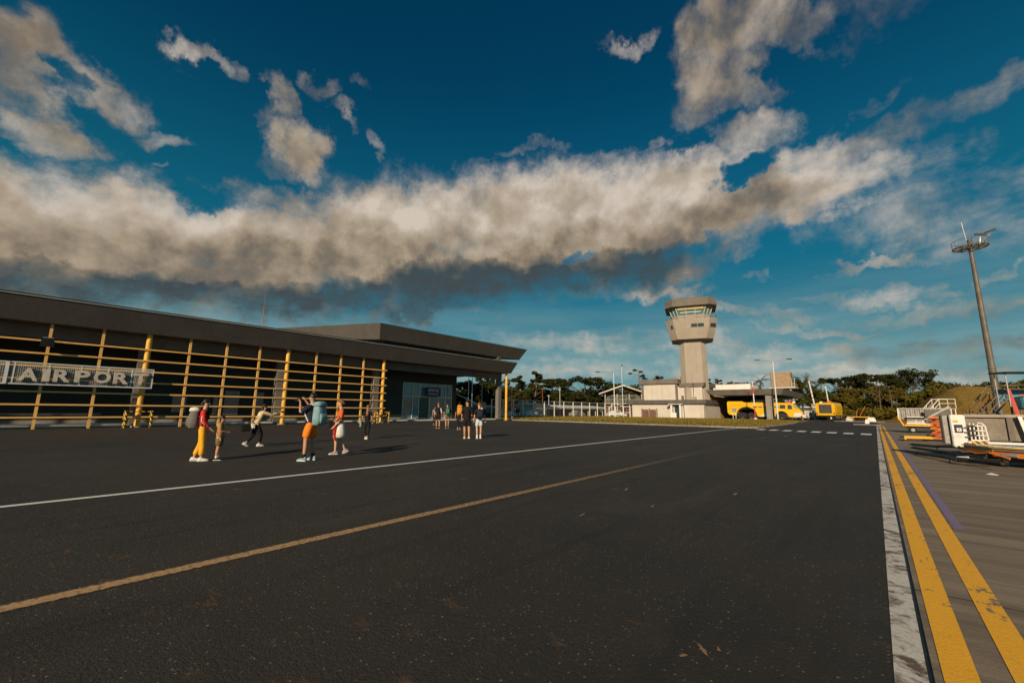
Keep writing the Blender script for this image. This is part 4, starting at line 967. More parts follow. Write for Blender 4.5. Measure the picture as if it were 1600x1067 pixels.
def make_tree(name, label, kind, H, W, seed, leaf='leaf_dark', dens=1.0, group=None, loc=(0,0,0), cat='tree'):
    rnd = random.Random(seed); t = thing(name, label, cat, loc, 0, group)
    tr = MB(); vs = []; fs = []; r = max(.12, H*.022)
    if kind == 'umbrella':
        fork = Vector((rnd.uniform(-.3,.3), 0, H*.42)); limb(tr, (0,0,0), fork, r*1.5, r, rnd, 8)
        for k in range(11):
            a = k*2*math.pi/11+rnd.uniform(-.3,.3); d = W*.5*rnd.uniform(.35,.95)
            e = Vector((math.cos(a)*d, math.sin(a)*d, H*(.96-.26*(d/(W*.5))**2)-.4))
            mid = fork.lerp(e,.5)+Vector((0,0,H*.06)); limb(tr, fork, mid, r*.6, r*.35, rnd, 5, 2); limb(tr, mid, e, r*.35, r*.1, rnd, 4, 2)
            for j in range(6):
                cc = e+Vector((rnd.gauss(0,W*.075),rnd.gauss(0,W*.075),rnd.gauss(0,.25))); clump(vs, fs, cc, rnd.uniform(.6,1.25)*W/12, int(60*dens), .42, rnd, .42)
    elif kind == 'tall':
        top = Vector((rnd.uniform(-.6,.6), 0, H*.93)); limb(tr, (0,0,0), top, r*1.2, r*.3, rnd, 8, 5, .03)
        for k in range(15):
            z = H*(.38+.58*k/15); a = rnd.uniform(0,6.28); d = W*.5*rnd.uniform(.4,1)*(1.05-.35*k/15)
            e = Vector((math.cos(a)*d, math.sin(a)*d, z+d*.35)); limb(tr, (top.x*z/H,0,z), e, r*.35, r*.1, rnd, 4, 2)
            for j in range(3):
                clump(vs, fs, e+Vector((rnd.gauss(0,.4),rnd.gauss(0,.4),rnd.gauss(0,.35))), rnd.uniform(.45,.9)*W/4.5, int(70*dens), .36, rnd, .65)
    elif kind == 'slender':
        top = Vector((rnd.uniform(-.6,.6), 0, H*.97)); limb(tr, (0,0,0), top, r*.9, r*.25, rnd, 6, 5, .02)
        for k in range(11):
            z = H*(.55+.44*k/11); a = rnd.uniform(0,6.28); d = W*.5*rnd.uniform(.5,1)
            e = Vector((math.cos(a)*d, math.sin(a)*d, z+.3)); limb(tr, (top.x*z/H,0,z-.5), e, r*.25, r*.1, rnd, 4, 2)
            clump(vs, fs, e, rnd.uniform(.5,.9)*W/5, int(60*dens), .38, rnd, .35)
    elif kind == 'palm':
        top = Vector((rnd.uniform(-.5,.5), 0, H*.82)); limb(tr, (0,0,0), top, .24, .15, rnd, 7, 4, .02)
        for k in range(17):
            a = k*2.4; el0 = rnd.uniform(-.3,1.25); L = W*.55*rnd.uniform(.8,1.1); p = Vector(top); d = Vector((math.cos(a)*math.cos(el0), math.sin(a)*math.cos(el0), math.sin(el0)))
            for j in range(9):
                q = p + d*L/9; d = (d+Vector((0,0,-.17))).normalized(); sd = d.cross(Vector((0,0,1))).normalized()
                wl = .62*math.sin(math.pi*(j+1.2)/10.5)
                for s_ in (-1,1):
                    for hh in (0,.5):
                        o_ = p.lerp(q,hh); tip = o_+sd*s_*wl+d*.25+Vector((0,0,-.32*wl)); i = len(vs); vs += [o_, o_+d*.12, tip]; fs.append((i,i+1,i+2))
                p = q
    else:   # bushy
        fork = Vector((0,0,H*.33)); limb(tr, (0,0,0), fork, r*1.3, r*.9, rnd, 7)
        for k in range(13):
            a = k*2.4+rnd.uniform(-.4,.4); u = rnd.random(); d = W*.5*math.sqrt(u)*.85; z = H*(.42+.50*rnd.random()*(1-.45*u))
            e = Vector((math.cos(a)*d, math.sin(a)*d, z)); limb(tr, fork, e, r*.5, r*.12, rnd, 5, 3)
            for j in range(4):
                clump(vs, fs, e+Vector((rnd.gauss(0,W*.08),rnd.gauss(0,W*.08),rnd.gauss(0,H*.05))), rnd.uniform(.6,1.2)*W/8.5, int(75*dens), .40, rnd, .75)
        for j in range(6):
            clump(vs, fs, (rnd.gauss(0,W*.15),rnd.gauss(0,W*.15),H*rnd.uniform(.78,.9)), W/7.5, int(80*dens), .38, rnd, .7)
    tr.build('trunk','bark',t,world=False)
    b = MB(); b.add(vs, fs); b.build('crown',leaf,t,world=False)
    return t
TG = 'trees along the horizon behind the buildings'
TR = [
 ('shade_tree','umbrella',(-77.7,111.3),12.1,12.6,'leaf_dark','flat topped dark tree, the left of two umbrella crowns above the fence'),
 ('shade_tree','umbrella',(-73,122),13.6,19.5,'leaf_dark','broadest umbrella crown above the fence, right of the smaller one'),
 ('shade_tree','tall',(-76.8,92.2),11.0,5.0,'leaf_dark','ragged tall tree with bare gaps just right of the terminal column, the left of two'),
 ('shade_tree','tall',(-73.4,95.2),12.1,5.2,'leaf_dark','ragged tall tree right of a similar one and left of the umbrella crowns'),
 ('shade_tree','bushy',(-71.3,136.7),11.8,14.5,'leaf_dark','dark bushy tree directly left of the gabled house'),
 ('shade_tree','bushy',(-66.2,141.2),11.3,12.5,'leaf_mid','olive bushy tree rising behind the gabled house roof'),
 ('slender_tree','slender',(-63.6,143.4),16.8,6.3,'leaf_dark','thin airy tree with layered tufts above the gabled house'),
 ('shade_tree','bushy',(-57.9,148.4),15.2,5.2,'leaf_dark','small round dark crown just above the cream building roof'),
 ('shade_tree','bushy',(-41.8,149.1),13.4,4.4,'leaf_dark','narrow dark tree touching the right side of the tower'),
 ('shade_tree','slender',(-39.7,150.9),12.6,5.0,'leaf_dark','narrow dark tree one step right of the tree touching the tower'),
 ('shade_tree','bushy',(-33.5,144.4),11.4,11.0,'leaf_dark','low dark domed tree above the fire station roof, nearest the control tower'),
 ('shade_tree','bushy',(-29.0,144.0),10.8,10.5,'leaf_dark','low dark domed tree above the fire station roof, directly left of the palm'),
 ('palm_tree','palm',(-26.2,149.4),13.4,6.5,'leaf_dark','palm with spiky fronds above the fire station roof'),
 ('shade_tree','bushy',(-17.0,150.7),12.8,11.5,'leaf_mid','rounded olive tree right of the water tank'),
 ('palm_tree','palm',(-13.8,146.9),12.6,6.5,'leaf_mid','palm crowded behind the leaning pale pole'),
 ('palm_tree','palm',(-11.5,148.9),11.8,6.2,'leaf_mid','palm right above the rear yellow truck'),
 ('shade_tree','umbrella',(-7.4,178.9),14.4,14.5,'leaf_dark','umbrella crown just right of the rear yellow truck'),
 ('shade_tree','bushy',(-4,195.1),14.6,13,'leaf_dark','dark crown between the two umbrella crowns on the right'),
 ('shade_tree','umbrella',(0.6,185.9),15.6,15.5,'leaf_dark','gappy umbrella crown, highest point of the tree line on the right'),
 ('shade_tree','bushy',(5.9,203.7),14.9,14.0,'leaf_dark','dark crown right of the gappy umbrella crown'),
 ('shade_tree','bushy',(11.4,215.1),13.4,13.4,'leaf_dark','last dark crown before the ochre hill'),
 ('shade_tree','bushy',(-3.9,155.5),8.8,7.5,'leaf_warm','lower golden green tree under the umbrella crowns on the right'),
 ('shade_tree','tall',(-6.4,146.7),7.6,4.2,'leaf_warm','short sunlit tree just right of the rear yellow truck'),
 ('shade_tree','bushy',(-11.6,140),8.2,6.7,'leaf_mid','olive tree standing close behind the rear yellow truck'),
 ('slender_tree','slender',(0.9,134),8.6,3.2,'leaf_warm','slender pale trunk tree near the road end, the left of two'),
 ('slender_tree','slender',(2.9,137),8.2,3.0,'leaf_warm','slender pale trunk tree near the road end, the right of two'),
 ('shade_tree','bushy',(4.6,146),7.4,7,'leaf_warm','golden green bushy tree at the foot of the ochre hill'),
 ('shade_tree','bushy',(-1.2,139.3),5.6,5.6,'leaf_mid','low olive tree behind the road barrier'),
 ('palm_shrub','palm',(-10.8,98.5),4.4,4.4,'leaf_mid','low palm bush at the right corner of the fire station'),
 ('shade_tree','bushy',(-66,62),7.6,8.0,'leaf_mid','olive tree seen through the porch, left of the lamp'),
 ('shade_tree','bushy',(-66,69),7.9,7.4,'leaf_dark','dark tree seen through the porch, right of the lamp'),
 ('shade_tree','tall',(-72,74),9.6,5.0,'leaf_dark','taller ragged tree seen through the porch near the end column'),
 ('shade_tree','bushy',(-72,84),7.6,9.0,'leaf_mid','olive tree behind the fence hut'),
 ('shade_tree','bushy',(-76,104),8.0,10.0,'leaf_mid','low olive tree under the left umbrella crown'),
 ('shade_tree','bushy',(-70,112),8.2,10.0,'leaf_dark','low dark tree under the broadest umbrella crown'),
]
for i, (nm, kd, (x, y), h, w_, lf, lb) in enumerate(TR):
    make_tree(nm, lb, kd, h, w_, 100+i, lf, 1.0 if y < 170 else .9, TG, (x,y,-.02 if x < 2 else hill_h(x,y)-.3), 'palm' if kd == 'palm' else 'tree')
# the wood behind, one mass
rnd = random.Random(9); vs = []; fs = []
for k in range(460):
    u = rnd.random(); a = Vector((-130,84,0)).lerp(Vector((34,252,0)), u) if k % 3 else Vector((-112,60,0)).lerp(Vector((-70,140,0)), u)
    p = a+Vector((rnd.uniform(-7,7), rnd.uniform(-3,10), 0)); hh = rnd.uniform(5.5,10.0)*(1+.12*math.sin(u*31))
    z = rnd.uniform(.8, hh)
    clump(vs, fs, (p.x,p.y,z), rnd.uniform(2.2,4.0), 62, .85, rnd, .8)
b = MB(); b.add(vs, fs); o = b.build('distant_wood','leaf_dark'); tag(o, 'far dark wood closing the view behind the single trees', 'wood', kind='stuff')
vs = []; fs = []
for k in range(640):     # scrub along the hill crest
    u = rnd.random(); x = 5+u*150; y = 140+u*70+rnd.uniform(-6,10)
    z = hill_h(x, y)+rnd.uniform(0,2.3)
    clump(vs, fs, (x,y,z), rnd.uniform(1.1,2.1), 36, .5, rnd, .8)
b = MB(); b.add(vs, fs); o = b.build('hill_scrub','leaf_mid'); tag(o, 'dark scrub growing along the crest of the ochre hill', 'scrub', kind='stuff')
vs = []; fs = []
for k in range(420):     # undergrowth at the hill foot and road end
    u = rnd.random(); x = -22+u*34; y = 126+rnd.uniform(0,26); clump(vs, fs, (x,y,max(0,hill_h(x,y))+rnd.uniform(0,2.2)), rnd.uniform(.7,1.6), 34, .42, rnd, .8)
b = MB(); b.add(vs, fs); o = b.build('roadside_undergrowth','leaf_warm'); tag(o, 'sunlit undergrowth at the far end of the road', 'undergrowth', kind='stuff')

# ---------------------------------------------------------------- vehicles
def wheel(t, c, r, w_, axis='y', rim='steel', world=True):
    c = Vector(c); d = Vector((0,1,0)) if axis == 'y' else Vector((1,0,0))
    b = MB(); a, e = c-d*w_/2, c+d*w_/2
    b.tube(a, e, r*.93, n=20); b.tube(a+d*w_*.12, e-d*w_*.12, r, n=20)
    o = b.build('wheel','rubber',t,world=world)
    q = MB(); q.tube(a-d*.012, a+d*.02, r*.52, r*.55, n=14); q.tube(a-d*.03, a, r*.16, n=8); q.tube(e-d*.02, e+d*.012, r*.55, r*.52, n=14)
    rm = q.build('rim', rim, t, world=world); rm.parent = o; return o
# --- fire truck side on under the shelter, nose to the right (+X)
t = thing('fire_truck', 'large yellow airport fire truck parked side on under the grey shelter roof', 'fire truck', (-15.5,90.2,0.1))
x0, x1, ya, yb = -21.6, -9.6, 88.7, 91.7
def arch(cx, r, n=9): return [(cx-r*math.cos(math.pi*k/(n-1)), .75+r*math.sin(math.pi*k/(n-1))*.95) for k in range(n)]
prof = [(x0+.25,.95),(x0+1.5,.75)] + arch(-18.35,1.75,11) + [(-16.3,.62)] + [(-13.9,.62)] + arch(-12.75,.95,9) + [(-11.4,.62),(x1-.55,.62),(x1-.05,.95),(x1,1.5),(x1-.35,1.9),(x1-1.35,3.05),(x1-2.3,3.12),(x0+3.1,3.2),(x0+2.6,3.42),(x0+.15,3.42),(x0,3.2),(x0,1.35)]
b = MB(); b.extr(prof, 'y', ya, yb); b.build('body', 'truckyellow', t)
def flank(poly, name, m, d=.012, par=t):
    b = MB(); b.extr(poly, 'y', ya-d, ya-.002); return b.build(name, m, par)
flank([(-20.9,2.65),(-19.2,2.65),(-19.2,2.70),(-20.9,2.70)], 'trim', 'roofdark', .02)
flank([(-21.5,2.05),(-17.0,2.05),(-17.0,2.10),(-21.5,2.10)], 'trim', 'roofdark', .02)
for k in range(6): flank([(-17.2+k*.85,2.25),(-16.5+k*.85,2.25),(-16.5+k*.85,2.5),(-17.2+k*.85,2.5)], 'body_lettering_block', 'roofgrey', .014)
for xx in (-18.5,-15.2,-14.2,-11.75): flank([(xx,.9 if xx>-17 else 2.3),(xx+.035,.9 if xx>-17 else 2.3),(xx+.035,3.0),(xx,3.0)], 'seam', 'roofdark', .02)
flank([(-16.2,.66),(-13.95,.66),(-13.95,1.15),(-15.4,1.25)], 'lower_skirt', 'white_metal', .03)
flank([(-11.0,.66),(-10.1,.66),(-9.75,1.0),(-9.72,1.35),(-10.8,1.35)], 'lower_skirt', 'white_metal', .03)
flank([(-13.0,2.1),(-12.1,2.1),(-12.1,2.75),(-12.9,2.75)], 'side_window', 'glass', .02)
d_ = flank([(-11.85,1.0),(-10.95,1.0),(-10.95,2.85),(-11.85,2.85)], 'cab_door', 'truckyellow', .035)
w_ = flank([(-11.75,2.0),(-11.05,2.0),(-11.15,2.75),(-11.75,2.75)], 'door_window', 'glass', .05); w_.parent = d_
b = MB(); b.hexa([(x1-.05,ya+.2,1.62),(x1+.02,ya+.2,1.72),(x1+.02,yb-.2,1.72),(x1-.05,yb-.2,1.62),(x1-1.22,ya+.2,3.0),(x1-1.16,ya+.2,3.03),(x1-1.16,yb-.2,3.03),(x1-1.22,yb-.2,3.0)]); b.build('windscreen','glass2',t)
b = MB(); b.extr([(x1-1.0,2.2),(x1-.55,2.0),(x1-1.35,2.8),(x1-1.6,2.8)],'y',ya-.02,ya-.004); b.build('side_window','glass2',t)
b = MB(); b.rbox((x1-.15,ya+.1,.6),(x1+.35,yb-.1,1.05),.05); b.build('bumper','white_metal',t)
b = MB(); b.box((-17.6,ya+.3,3.22),(-13.2,yb-.3,3.55)); b.build('roof_deck','roofdark',t)
b = MB(); b.box((-17.4,ya+.1,3.56),(-13.3,ya+.16,3.72)); b.build('roof_rail','steel',t)
b = MB(); b.rbox((-12.0,ya+.5,3.13),(-11.2,ya+1.1,3.45),.04); b.build('light_bar','red',t)
b = MB(); b.rbox((-11.1,ya+.5,3.10),(-10.6,ya+1.1,3.35),.04); b.build('light_bar','white',t)
b = MB(); b.tube((-11.6,90.2,3.2),(-11.6,90.2,3.6),.12,n=8); b.tube((-11.6,90.2,3.6),(-10.2,90.2,3.75),.08,n=8); b.build('water_cannon','steel',t)
b = MB(); b.box((-20.2,ya+.05,.45),(-10.4,yb-.05,1.2)); b.build('chassis','black',t)
for cx in (-19.1,-17.6,-12.75):
    for yy in (ya+.32, yb-.32): wheel(t,(cx,yy,.72),.66,.42,rim='gseyellow')
b = MB(); b.rbox((x1+.25,ya+.2,.75),(x1+.37,ya+.5,.95),.02); b.build('headlight','white',t)
b = MB(); b.rbox((x1+.25,yb-.5,.75),(x1+.37,yb-.2,.95),.02); b.build('headlight','white',t)
# --- second truck, rear three quarter view
t = thing('fire_truck', 'yellow fire truck seen from behind, parked at the far end of the road', 'fire truck', (-6.7,107.2,0), R(-9))
b = MB(); b.extr([(-1.55,1.0),(-1.2,.75),(1.2,.75),(1.55,1.0),(1.6,2.8),(1.4,3.35),(-1.4,3.35),(-1.6,2.8)],'y',-4.5,0.8); b.build('body','truckyellow',t,world=False)
b = MB(); b.rbox((-1.0,-4.6,1.35),(1.05,-4.505,3.05),.04); b.build('rear_panel','roofdark',t,world=False)
for k in range(7): b = MB(); b.box((-.95,-4.64,1.5+k*.21),(1.0,-4.602,1.56+k*.21)); b.build('louvre','black',t,world=False)
b = MB(); b.rbox((-1.5,-4.75,.62),(1.5,-4.5,.95),.04); b.build('rear_bumper','black',t,world=False)
for s_ in (-1,1):
    b = MB(); b.rbox((s_*1.38-.12,-4.56,1.1),(s_*1.38+.12,-4.503,1.5),.02); b.build('tail_light','red',t,world=False)
    for yy in (-3.2,-1.7,.1): wheel(t,(s_*1.25,yy,.62),.62,.4,'x',world=False)
b = MB(); b.rbox((1.601,-3.8,1.4),(1.66,-1.2,2.8),.02); b.build('side_locker','gseyellow',t,world=False)
b = MB(); b.rbox((-.9,-3,3.352),(.9,.5,3.6),.05); b.build('roof_deck','roofdark',t,world=False)
b = MB(); b.rbox((.3,-4.1,3.36),(.9,-3.6,3.75),.05); b.build('roof_beacon','orange',t,world=False)
b = MB(); b.rbox((-1.0,-4.0,3.36),(-.5,-3.6,3.6),.05); b.build('roof_beacon','white',t,world=False)

# --- parked cars and vans beyond the fence and by the shelter
def car(label, x, y, rz, paint, h=1.45, L=4.3, van=False):
    t = thing('parked_car' if not van else 'parked_van', label, 'car' if not van else 'van', (x,y,0), rz)
    k = L/4.3
    if van: p = [(-2.1*k,.35),(2.1*k,.35),(2.15*k,.9),(1.75*k,1.15),(1.2*k,h-.05),(-2.0*k,h),(-2.12*k,h-.2)]
    else: p = [(-2.1*k,.35),(2.1*k,.35),(2.15*k,.75),(1.2*k,.92),(.55*k,h-.05),(-.9*k,h),(-1.6*k,.98),(-2.1*k,.9)]
    b = MB(); b.loft([[(x_,-.82+.1*(z_>.95),z_) for x_,z_ in p],[(x_,.82-.1*(z_>.95),z_) for x_,z_ in p]]); b.build('body',paint,t,world=False)
    for s_ in (-1,1):
        q = MB(); zt = h-.12; q.hexa([(-.9*k if not van else .1,s_*.735-.06,.97),(.75*k,s_*.735-.06,.97),(.75*k,s_*.735+.06,.97),(-.9*k if not van else .1,s_*.735+.06,.97),(-.7*k if not van else .1,s_*.735-.06,zt),(.42*k,s_*.735-.06,zt),(.42*k,s_*.735+.06,zt),(-.7*k if not van else .1,s_*.735+.06,zt)]); q.build('window','glass',t,world=False)
        for xx in (-1.3*k,1.35*k): wheel(t,(xx,s_*.72,.31),.31,.2,'y',world=False)
        q = MB(); q.rbox((2.0*k,s_*.6-.12,.62),(2.16*k,s_*.6+.12,.75),.02); q.build('headlight','white',t,world=False)
    q = MB(); q.hexa([(.62*k,-.66,h-.1),(1.22*k,-.7,.93),(1.22*k,.7,.93),(.62*k,.66,h-.1),(.66*k,-.66,h-.07),(1.27*k,-.7,.96),(1.27*k,.7,.96),(.66*k,.66,h-.07)]); q.build('windscreen','glass',t,world=False)
    return t
car('dark car parked behind the fence right beside the terminal column', -49.5, 51.0, 1.2, M['black'])
car('white car parked behind the fence, left of the red canopy', -49.2, 54.6, 1.4, M['white'])
car('white car parked behind the fence, just right of the red canopy', -48.3, 61.2, 1.5, M['white'])
car('silver car parked behind the fence before the open stalls', -48.4, 77.5, 1.55, M['steel'])
car('white pickup sized car behind the pipe gate near the cream building', -43.0, 84.5, .9, M['white_metal'], 1.5)
car('white van parked beyond the nose of the yellow fire truck', -11.2, 108, 1.3, M['white'], 1.9, 4.0, True)

# --- booth and barrier stuff at the road end
t = thing('guard_booth', 'small white roofed booth with blue and orange panels left of the rear yellow truck', 'booth', (-10.2,112,0))
b = MB(); b.box((-12.4,111,2.5),(-7.9,114,2.65)); b.build('roof','white',t)
b = MB(); b.box((-12.2,111.2,0),(-10.4,113.8,2.49)); b.build('wall','dark_wall',t)
b = MB(); b.box((-9.9,111.2,0),(-8.9,112.6,2.49)); b.build('panel','teal',t)
b = MB(); b.box((-10.38,111.3,1.9),(-8.2,111.5,3.3)); b.build('signboard','concrete',t)
t = thing('traffic_cone', 'orange cone on the road left of the rear yellow truck', 'cone', (-10.6,108,0))
b = MB(); b.tube((-10.6,108,.06),(-10.6,108,1.1),.26,.05,n=12); b.build('cone','orange',t)
b = MB(); b.box((-10.95,107.65,0),(-10.25,108.35,.06)); b.build('base','black',t)
def block(label, x, y, w_, h, m='white'):
    t = thing('concrete_block', label, 'block', (x,y,0))
    b = MB(); b.extr([(-w_/2,0),(w_/2,0),(w_/2,h*.4),(w_/2*.7,h),(-w_/2*.7,h),(-w_/2,h*.4)],'y',-.3,.3); b.build('block',m,t,world=False)
    b = MB(); b.box((-w_*.3,-.06,h),(w_*.3,.06,h+.09)); b.build('lifting_bar','steel',t,world=False)
block('pale concrete block at the left end of the road barrier', -3.4, 92.5, 1.1, .75, 'cream')
block('pale concrete block at the right end of the road barrier', -0.6, 91.0, 1.1, .7, 'white')
block('low white block standing alone on the road by the corner of the apron', -1.0, 76.5, .45, .55, 'white')
t = thing('road_barrier', 'low yellow rail barrier lying between two pale concrete blocks', 'barrier', (-2,92,0))
b = MB(); b.box((-3.2,91.9,.72),(-.7,92.05,.86)); b.build('rail','gseyellow',t)
for x in (-2.9,-1.1): b = MB(); b.box((x-.06,91.93,0),(x+.06,92.02,.719)); b.build('post','rust',t)
b = MB(); b.path([(-2.5,91.98,.86),(-2.3,91.98,2.0)],.05); b.build('upright','rust',t)
b = MB(); b.path([(-2.05,91.98,.86),(-1.2,91.98,2.6)],.05); b.build('leaning_bar','rust',t)

# ---------------------------------------------------------------- high mast
t = thing('high_mast', 'tall weathered steel light mast with a ring platform at its top', 'light mast', (7.18,48.6,0))
b = MB(); b.loft([[(7.18+r*math.cos(2*math.pi*i/16), 48.6+r*math.sin(2*math.pi*i/16), z) for i in range(16)] for z, r in ((0,.235),(5,.21),(5.001,.20),(10,.165),(14.75,.125))]); b.build('mast_pole','pole',t)
b = MB(); b.torus((7.18,48.6,5.02),.24,.03,16,6); b.build('collar','steel',t)
hx, hy, hz_ = 7.18, 48.6, 14.75
b = MB(); b.torus((hx,hy,hz_+.05),1.0,.045,36,6); b.build('platform_ring','pole',t)
b = MB(); b.torus((hx,hy,hz_+.05),.5,.035,24,6)
for k in range(8):
    a = k*math.pi/4; b.tube((hx,hy,hz_+.05),(hx+1.0*math.cos(a),hy+1.0*math.sin(a),hz_+.05),.045,n=5)
for k in range(24):
    a = k*math.pi/12; b.tube((hx+.5*math.cos(a),hy+.5*math.sin(a),hz_+.06),(hx+1.0*math.cos(a),hy+1.0*math.sin(a),hz_+.06),.02,n=4)
b.build('platform_spokes','pole',t)
b = MB(); b.torus((hx,hy,hz_+.62),1.04,.022,36,5)
for k in range(12):
    a = k*math.pi/6; b.tube((hx+1.0*math.cos(a),hy+1.0*math.sin(a),hz_+.1),(hx+1.04*math.cos(a),hy+1.04*math.sin(a),hz_+.62),.022,n=4)
b.build('platform_railing','pole',t)
b = MB(); b.tube((hx,hy,hz_),(hx,hy,hz_+.75),.12,n=8); b.build('hub','pole',t)
b = MB(); b.tube((hx-.15,hy,hz_+.7),(hx-.25,hy,hz_+2.3),.02,n=5); b.build('lightning_rod','steel',t)
for (dx, dy, dz, sx) in ((.75,.5,1.25,-.25),(1.35,.95,1.3,.3)):
    q = MB(); q.tube((hx+.6,hy+.4,hz_+.3),(hx+dx,hy+dy,hz_+dz-.1),.05,n=6); q.build('lamp_arm','steel',t)
    q = MB(); c = Vector((hx+dx,hy+dy,hz_+dz)); q.hexa([c+Vector(v) for v in ((-.32,-.18,-.08+sx*.1),(.32,-.18,-.08+sx*.6),(.32,.24,0+sx*.6),(-.32,.24,0+sx*.1),(-.3,-.15,.06+sx*.1),(.3,-.15,.06+sx*.6),(.3,.2,.13+sx*.6),(-.3,.2,.13+sx*.1))]); q.build('floodlight','black',t)

# ---------------------------------------------------------------- ground equipment on the right
# cargo platform loader: cabinet, screen panel, cage ladder, low deck
t = thing('cargo_loader', 'white and yellow airport cargo loader with a grey screen, cage ladder and low deck', 'loader', (2.7,18.6,0))
b = MB(); b.rbox((1.72,18.86,.42),(2.06,19.6,1.40),.03); cb = b.build('control_cabinet','white',t)
b = MB(); b.box((1.80,18.845,.86),(1.98,18.858,1.10)); s_ = b.build('warning_sign','navy',t); s_.parent = cb; s_.location = (0,0,0)
b = MB(); b.box((1.845,18.835,.90),(1.945,18.844,1.0)); q_ = b.build('sign_square','white',t)
b = MB(); b.hexa([(1.87,18.828,.93),(1.885,18.828,.92),(1.885,18.834,.92),(1.87,18.834,.93),(1.91,18.828,.99),(1.925,18.828,.98),(1.925,18.834,.98),(1.91,18.834,.99)]); b.build('sign_stroke','red',t)
b = MB(); b.box((1.79,18.85,1.17),(1.90,18.858,1.23)); b.build('yellow_label','gseyellow',t)
b = MB(); b.rbox((1.56,19.0,.5),(1.715,19.7,1.38),.02); b.build('side_cover','greypanel',t)
b = MB(); b.box((2.08,19.0,.66),(3.9,19.06,1.33)); b.build('screen_panel','brownpanel',t)
b = MB(); b.box((2.06,18.9,1.335),(4.0,19.1,1.42)); b.build('screen_top_rail','cream2',t)
b = MB(); b.box((2.9,18.93,.66),(3.02,18.998,1.334)); b.build('screen_stiffener','roofgrey',t)
b = MB(); b.hexa([(3.22,18.8,.6),(3.30,18.8,.6),(3.30,18.88,.6),(3.22,18.88,.6),(3.1,18.8,1.37),(3.18,18.8,1.37),(3.18,18.88,1.37),(3.1,18.88,1.37)]); b.build('end_post','white',t)
b = MB(); b.box((2.02,18.62,.565),(4.0,18.72,.625)); b.build('guard_bar','white',t)
b = MB(); b.box((2.1,18.60,.555),(2.42,18.618,.635)); b.build('hazard_strip', mat_hazard('amber_black_stripes', k=7.0), t)
b = MB()   # cage ladder
for z in (.66,.80,.94,1.08): b.box((2.10,18.7,z-.012),(2.42,18.73,z+.012))
for x in (2.12,2.20,2.28,2.36): b.box((x-.012,18.735,.64),(x+.012,18.76,1.15))
b.path([(2.28,18.7,1.17),(2.36,18.7,1.16),(2.42,18.7,1.08),(2.45,18.7,.66)],.02); b.path([(2.10,18.7,.64),(2.46,18.7,.66)],.018)
b.build('cage_ladder','white',t)
b = MB(); 
for z in (.80,.94,1.08): b.box((2.06,18.66,z-.018),(2.22,18.69,z+.018))
b.build('rung_grips','black',t)
dk = [(1.92,18.7),(2.35,17.75),(2.95,17.3),(4.9,16.6),(5.1,18.85)]
b = MB(); b.prism(dk, .42, .50); b.build('deck','greypanel',t)
def rim_along(pts, z0, z1, off, name, m):
    b = MB()
    for (a, c) in zip(pts, pts[1:]):
        L = Vector((c[0]-a[0], c[1]-a[1], 0)).normalized(); n_ = Vector((L.y,-L.x,0))*off
        b.hexa([(a[0],a[1],z0),(c[0],c[1],z0),(c[0]+n_.x,c[1]+n_.y,z0),(a[0]+n_.x,a[1]+n_.y,z0),(a[0],a[1],z1),(c[0],c[1],z1),(c[0]+n_.x,c[1]+n_.y,z1),(a[0]+n_.x,a[1]+n_.y,z1)])
    b.build(name, m, t)
rim_along(dk[:2], .33, .425, -.05, 'deck_edge', 'gseyellow'); rim_along(dk[1:4], .27, .40, -.05, 'deck_edge', 'orange'); rim_along(dk[1:3], .405, .44, -.055, 'deck_edge_hazard', 'hazard')
rim_along(dk[:4], .505, .53, .05, 'deck_trim', 'gseyellow')
for k in range(5):
    y = 18.5-k*.22; b = MB(); b.tube((2.15+.14*k,y,.53),(4.7,y,.53),.03,n=8); b.build('roller','steel',t)
b = MB(); b.box((2.25,17.95,.12),(4.8,18.8,.34)); b.build('chassis','black',t)
for x, y in ((2.55,17.85),(3.15,17.75),(2.4,18.6),(4.3,18.6),(4.3,17.6)): wheel(t,(x,y,.19),.19,.14,'x')
b = MB(); b.tube((2.5,17.55,.33),(2.75,17.4,.33),.045,n=8); b.build('hydraulic_ram','steel',t)
b = MB(); b.box((3.05,17.22,.42),(3.35,17.26,.49)); b.build('rear_lamp','red',t)
b = MB(); b.path([(1.9,18.8,.36),(2.1,18.1,.3),(2.3,17.7,.36),(2.6,17.4,.25)],.03); b.build('hose','orange',t)
for (l, pts, r) in (('black tow bar lying in front of the cargo loader, the nearest one', [(0.95,20.4,.10),(1.5,18.3,.14),(1.65,17.5,.13),(2.4,17.2,.20)], .055),
                 ('black tow bar in front of the cargo loader, behind the nearest one', [(0.98,22.4,.14),(1.5,19.8,.20),(2.3,18.6,.22)], .05),
                 ('black tow bar in front of the cargo loader with a bright pin, furthest', [(1.02,24.3,.16),(1.6,22.8,.20),(2.3,22.2,.30)], .05)):
    t2 = thing('tow_bar', l, 'tow bar', pts[0], group='tow bars in front of the loader')
    q = MB(); q.path(pts, r, 8); q.build('bar','black',t2)
    q = MB(); q.torus(pts[0], .08, .022, 14, 6); q.build('tow_eye','black',t2)
    e = Vector(pts[1]); q = MB(); q.tube(e+Vector((.05,0,-e.z)), e+Vector((.05,0,.03)), .025, n=6); q.build('support_leg','steel',t2)
    q = MB(); q.tube(e+Vector((.2,-.1,.02)), e+Vector((.42,-.22,.05)), .03, n=6); q.build('pin','white_metal',t2)
    q = MB(); m_ = Vector(pts[-1]); q.path([pts[1], (m_.x-.1,m_.y-.9,m_.z)], r*.8, 6); q.build('brace','black',t2)
t = thing('litter', 'crumpled white scrap on the concrete below the cargo loader', 'litter', (1.93,15.2,0))
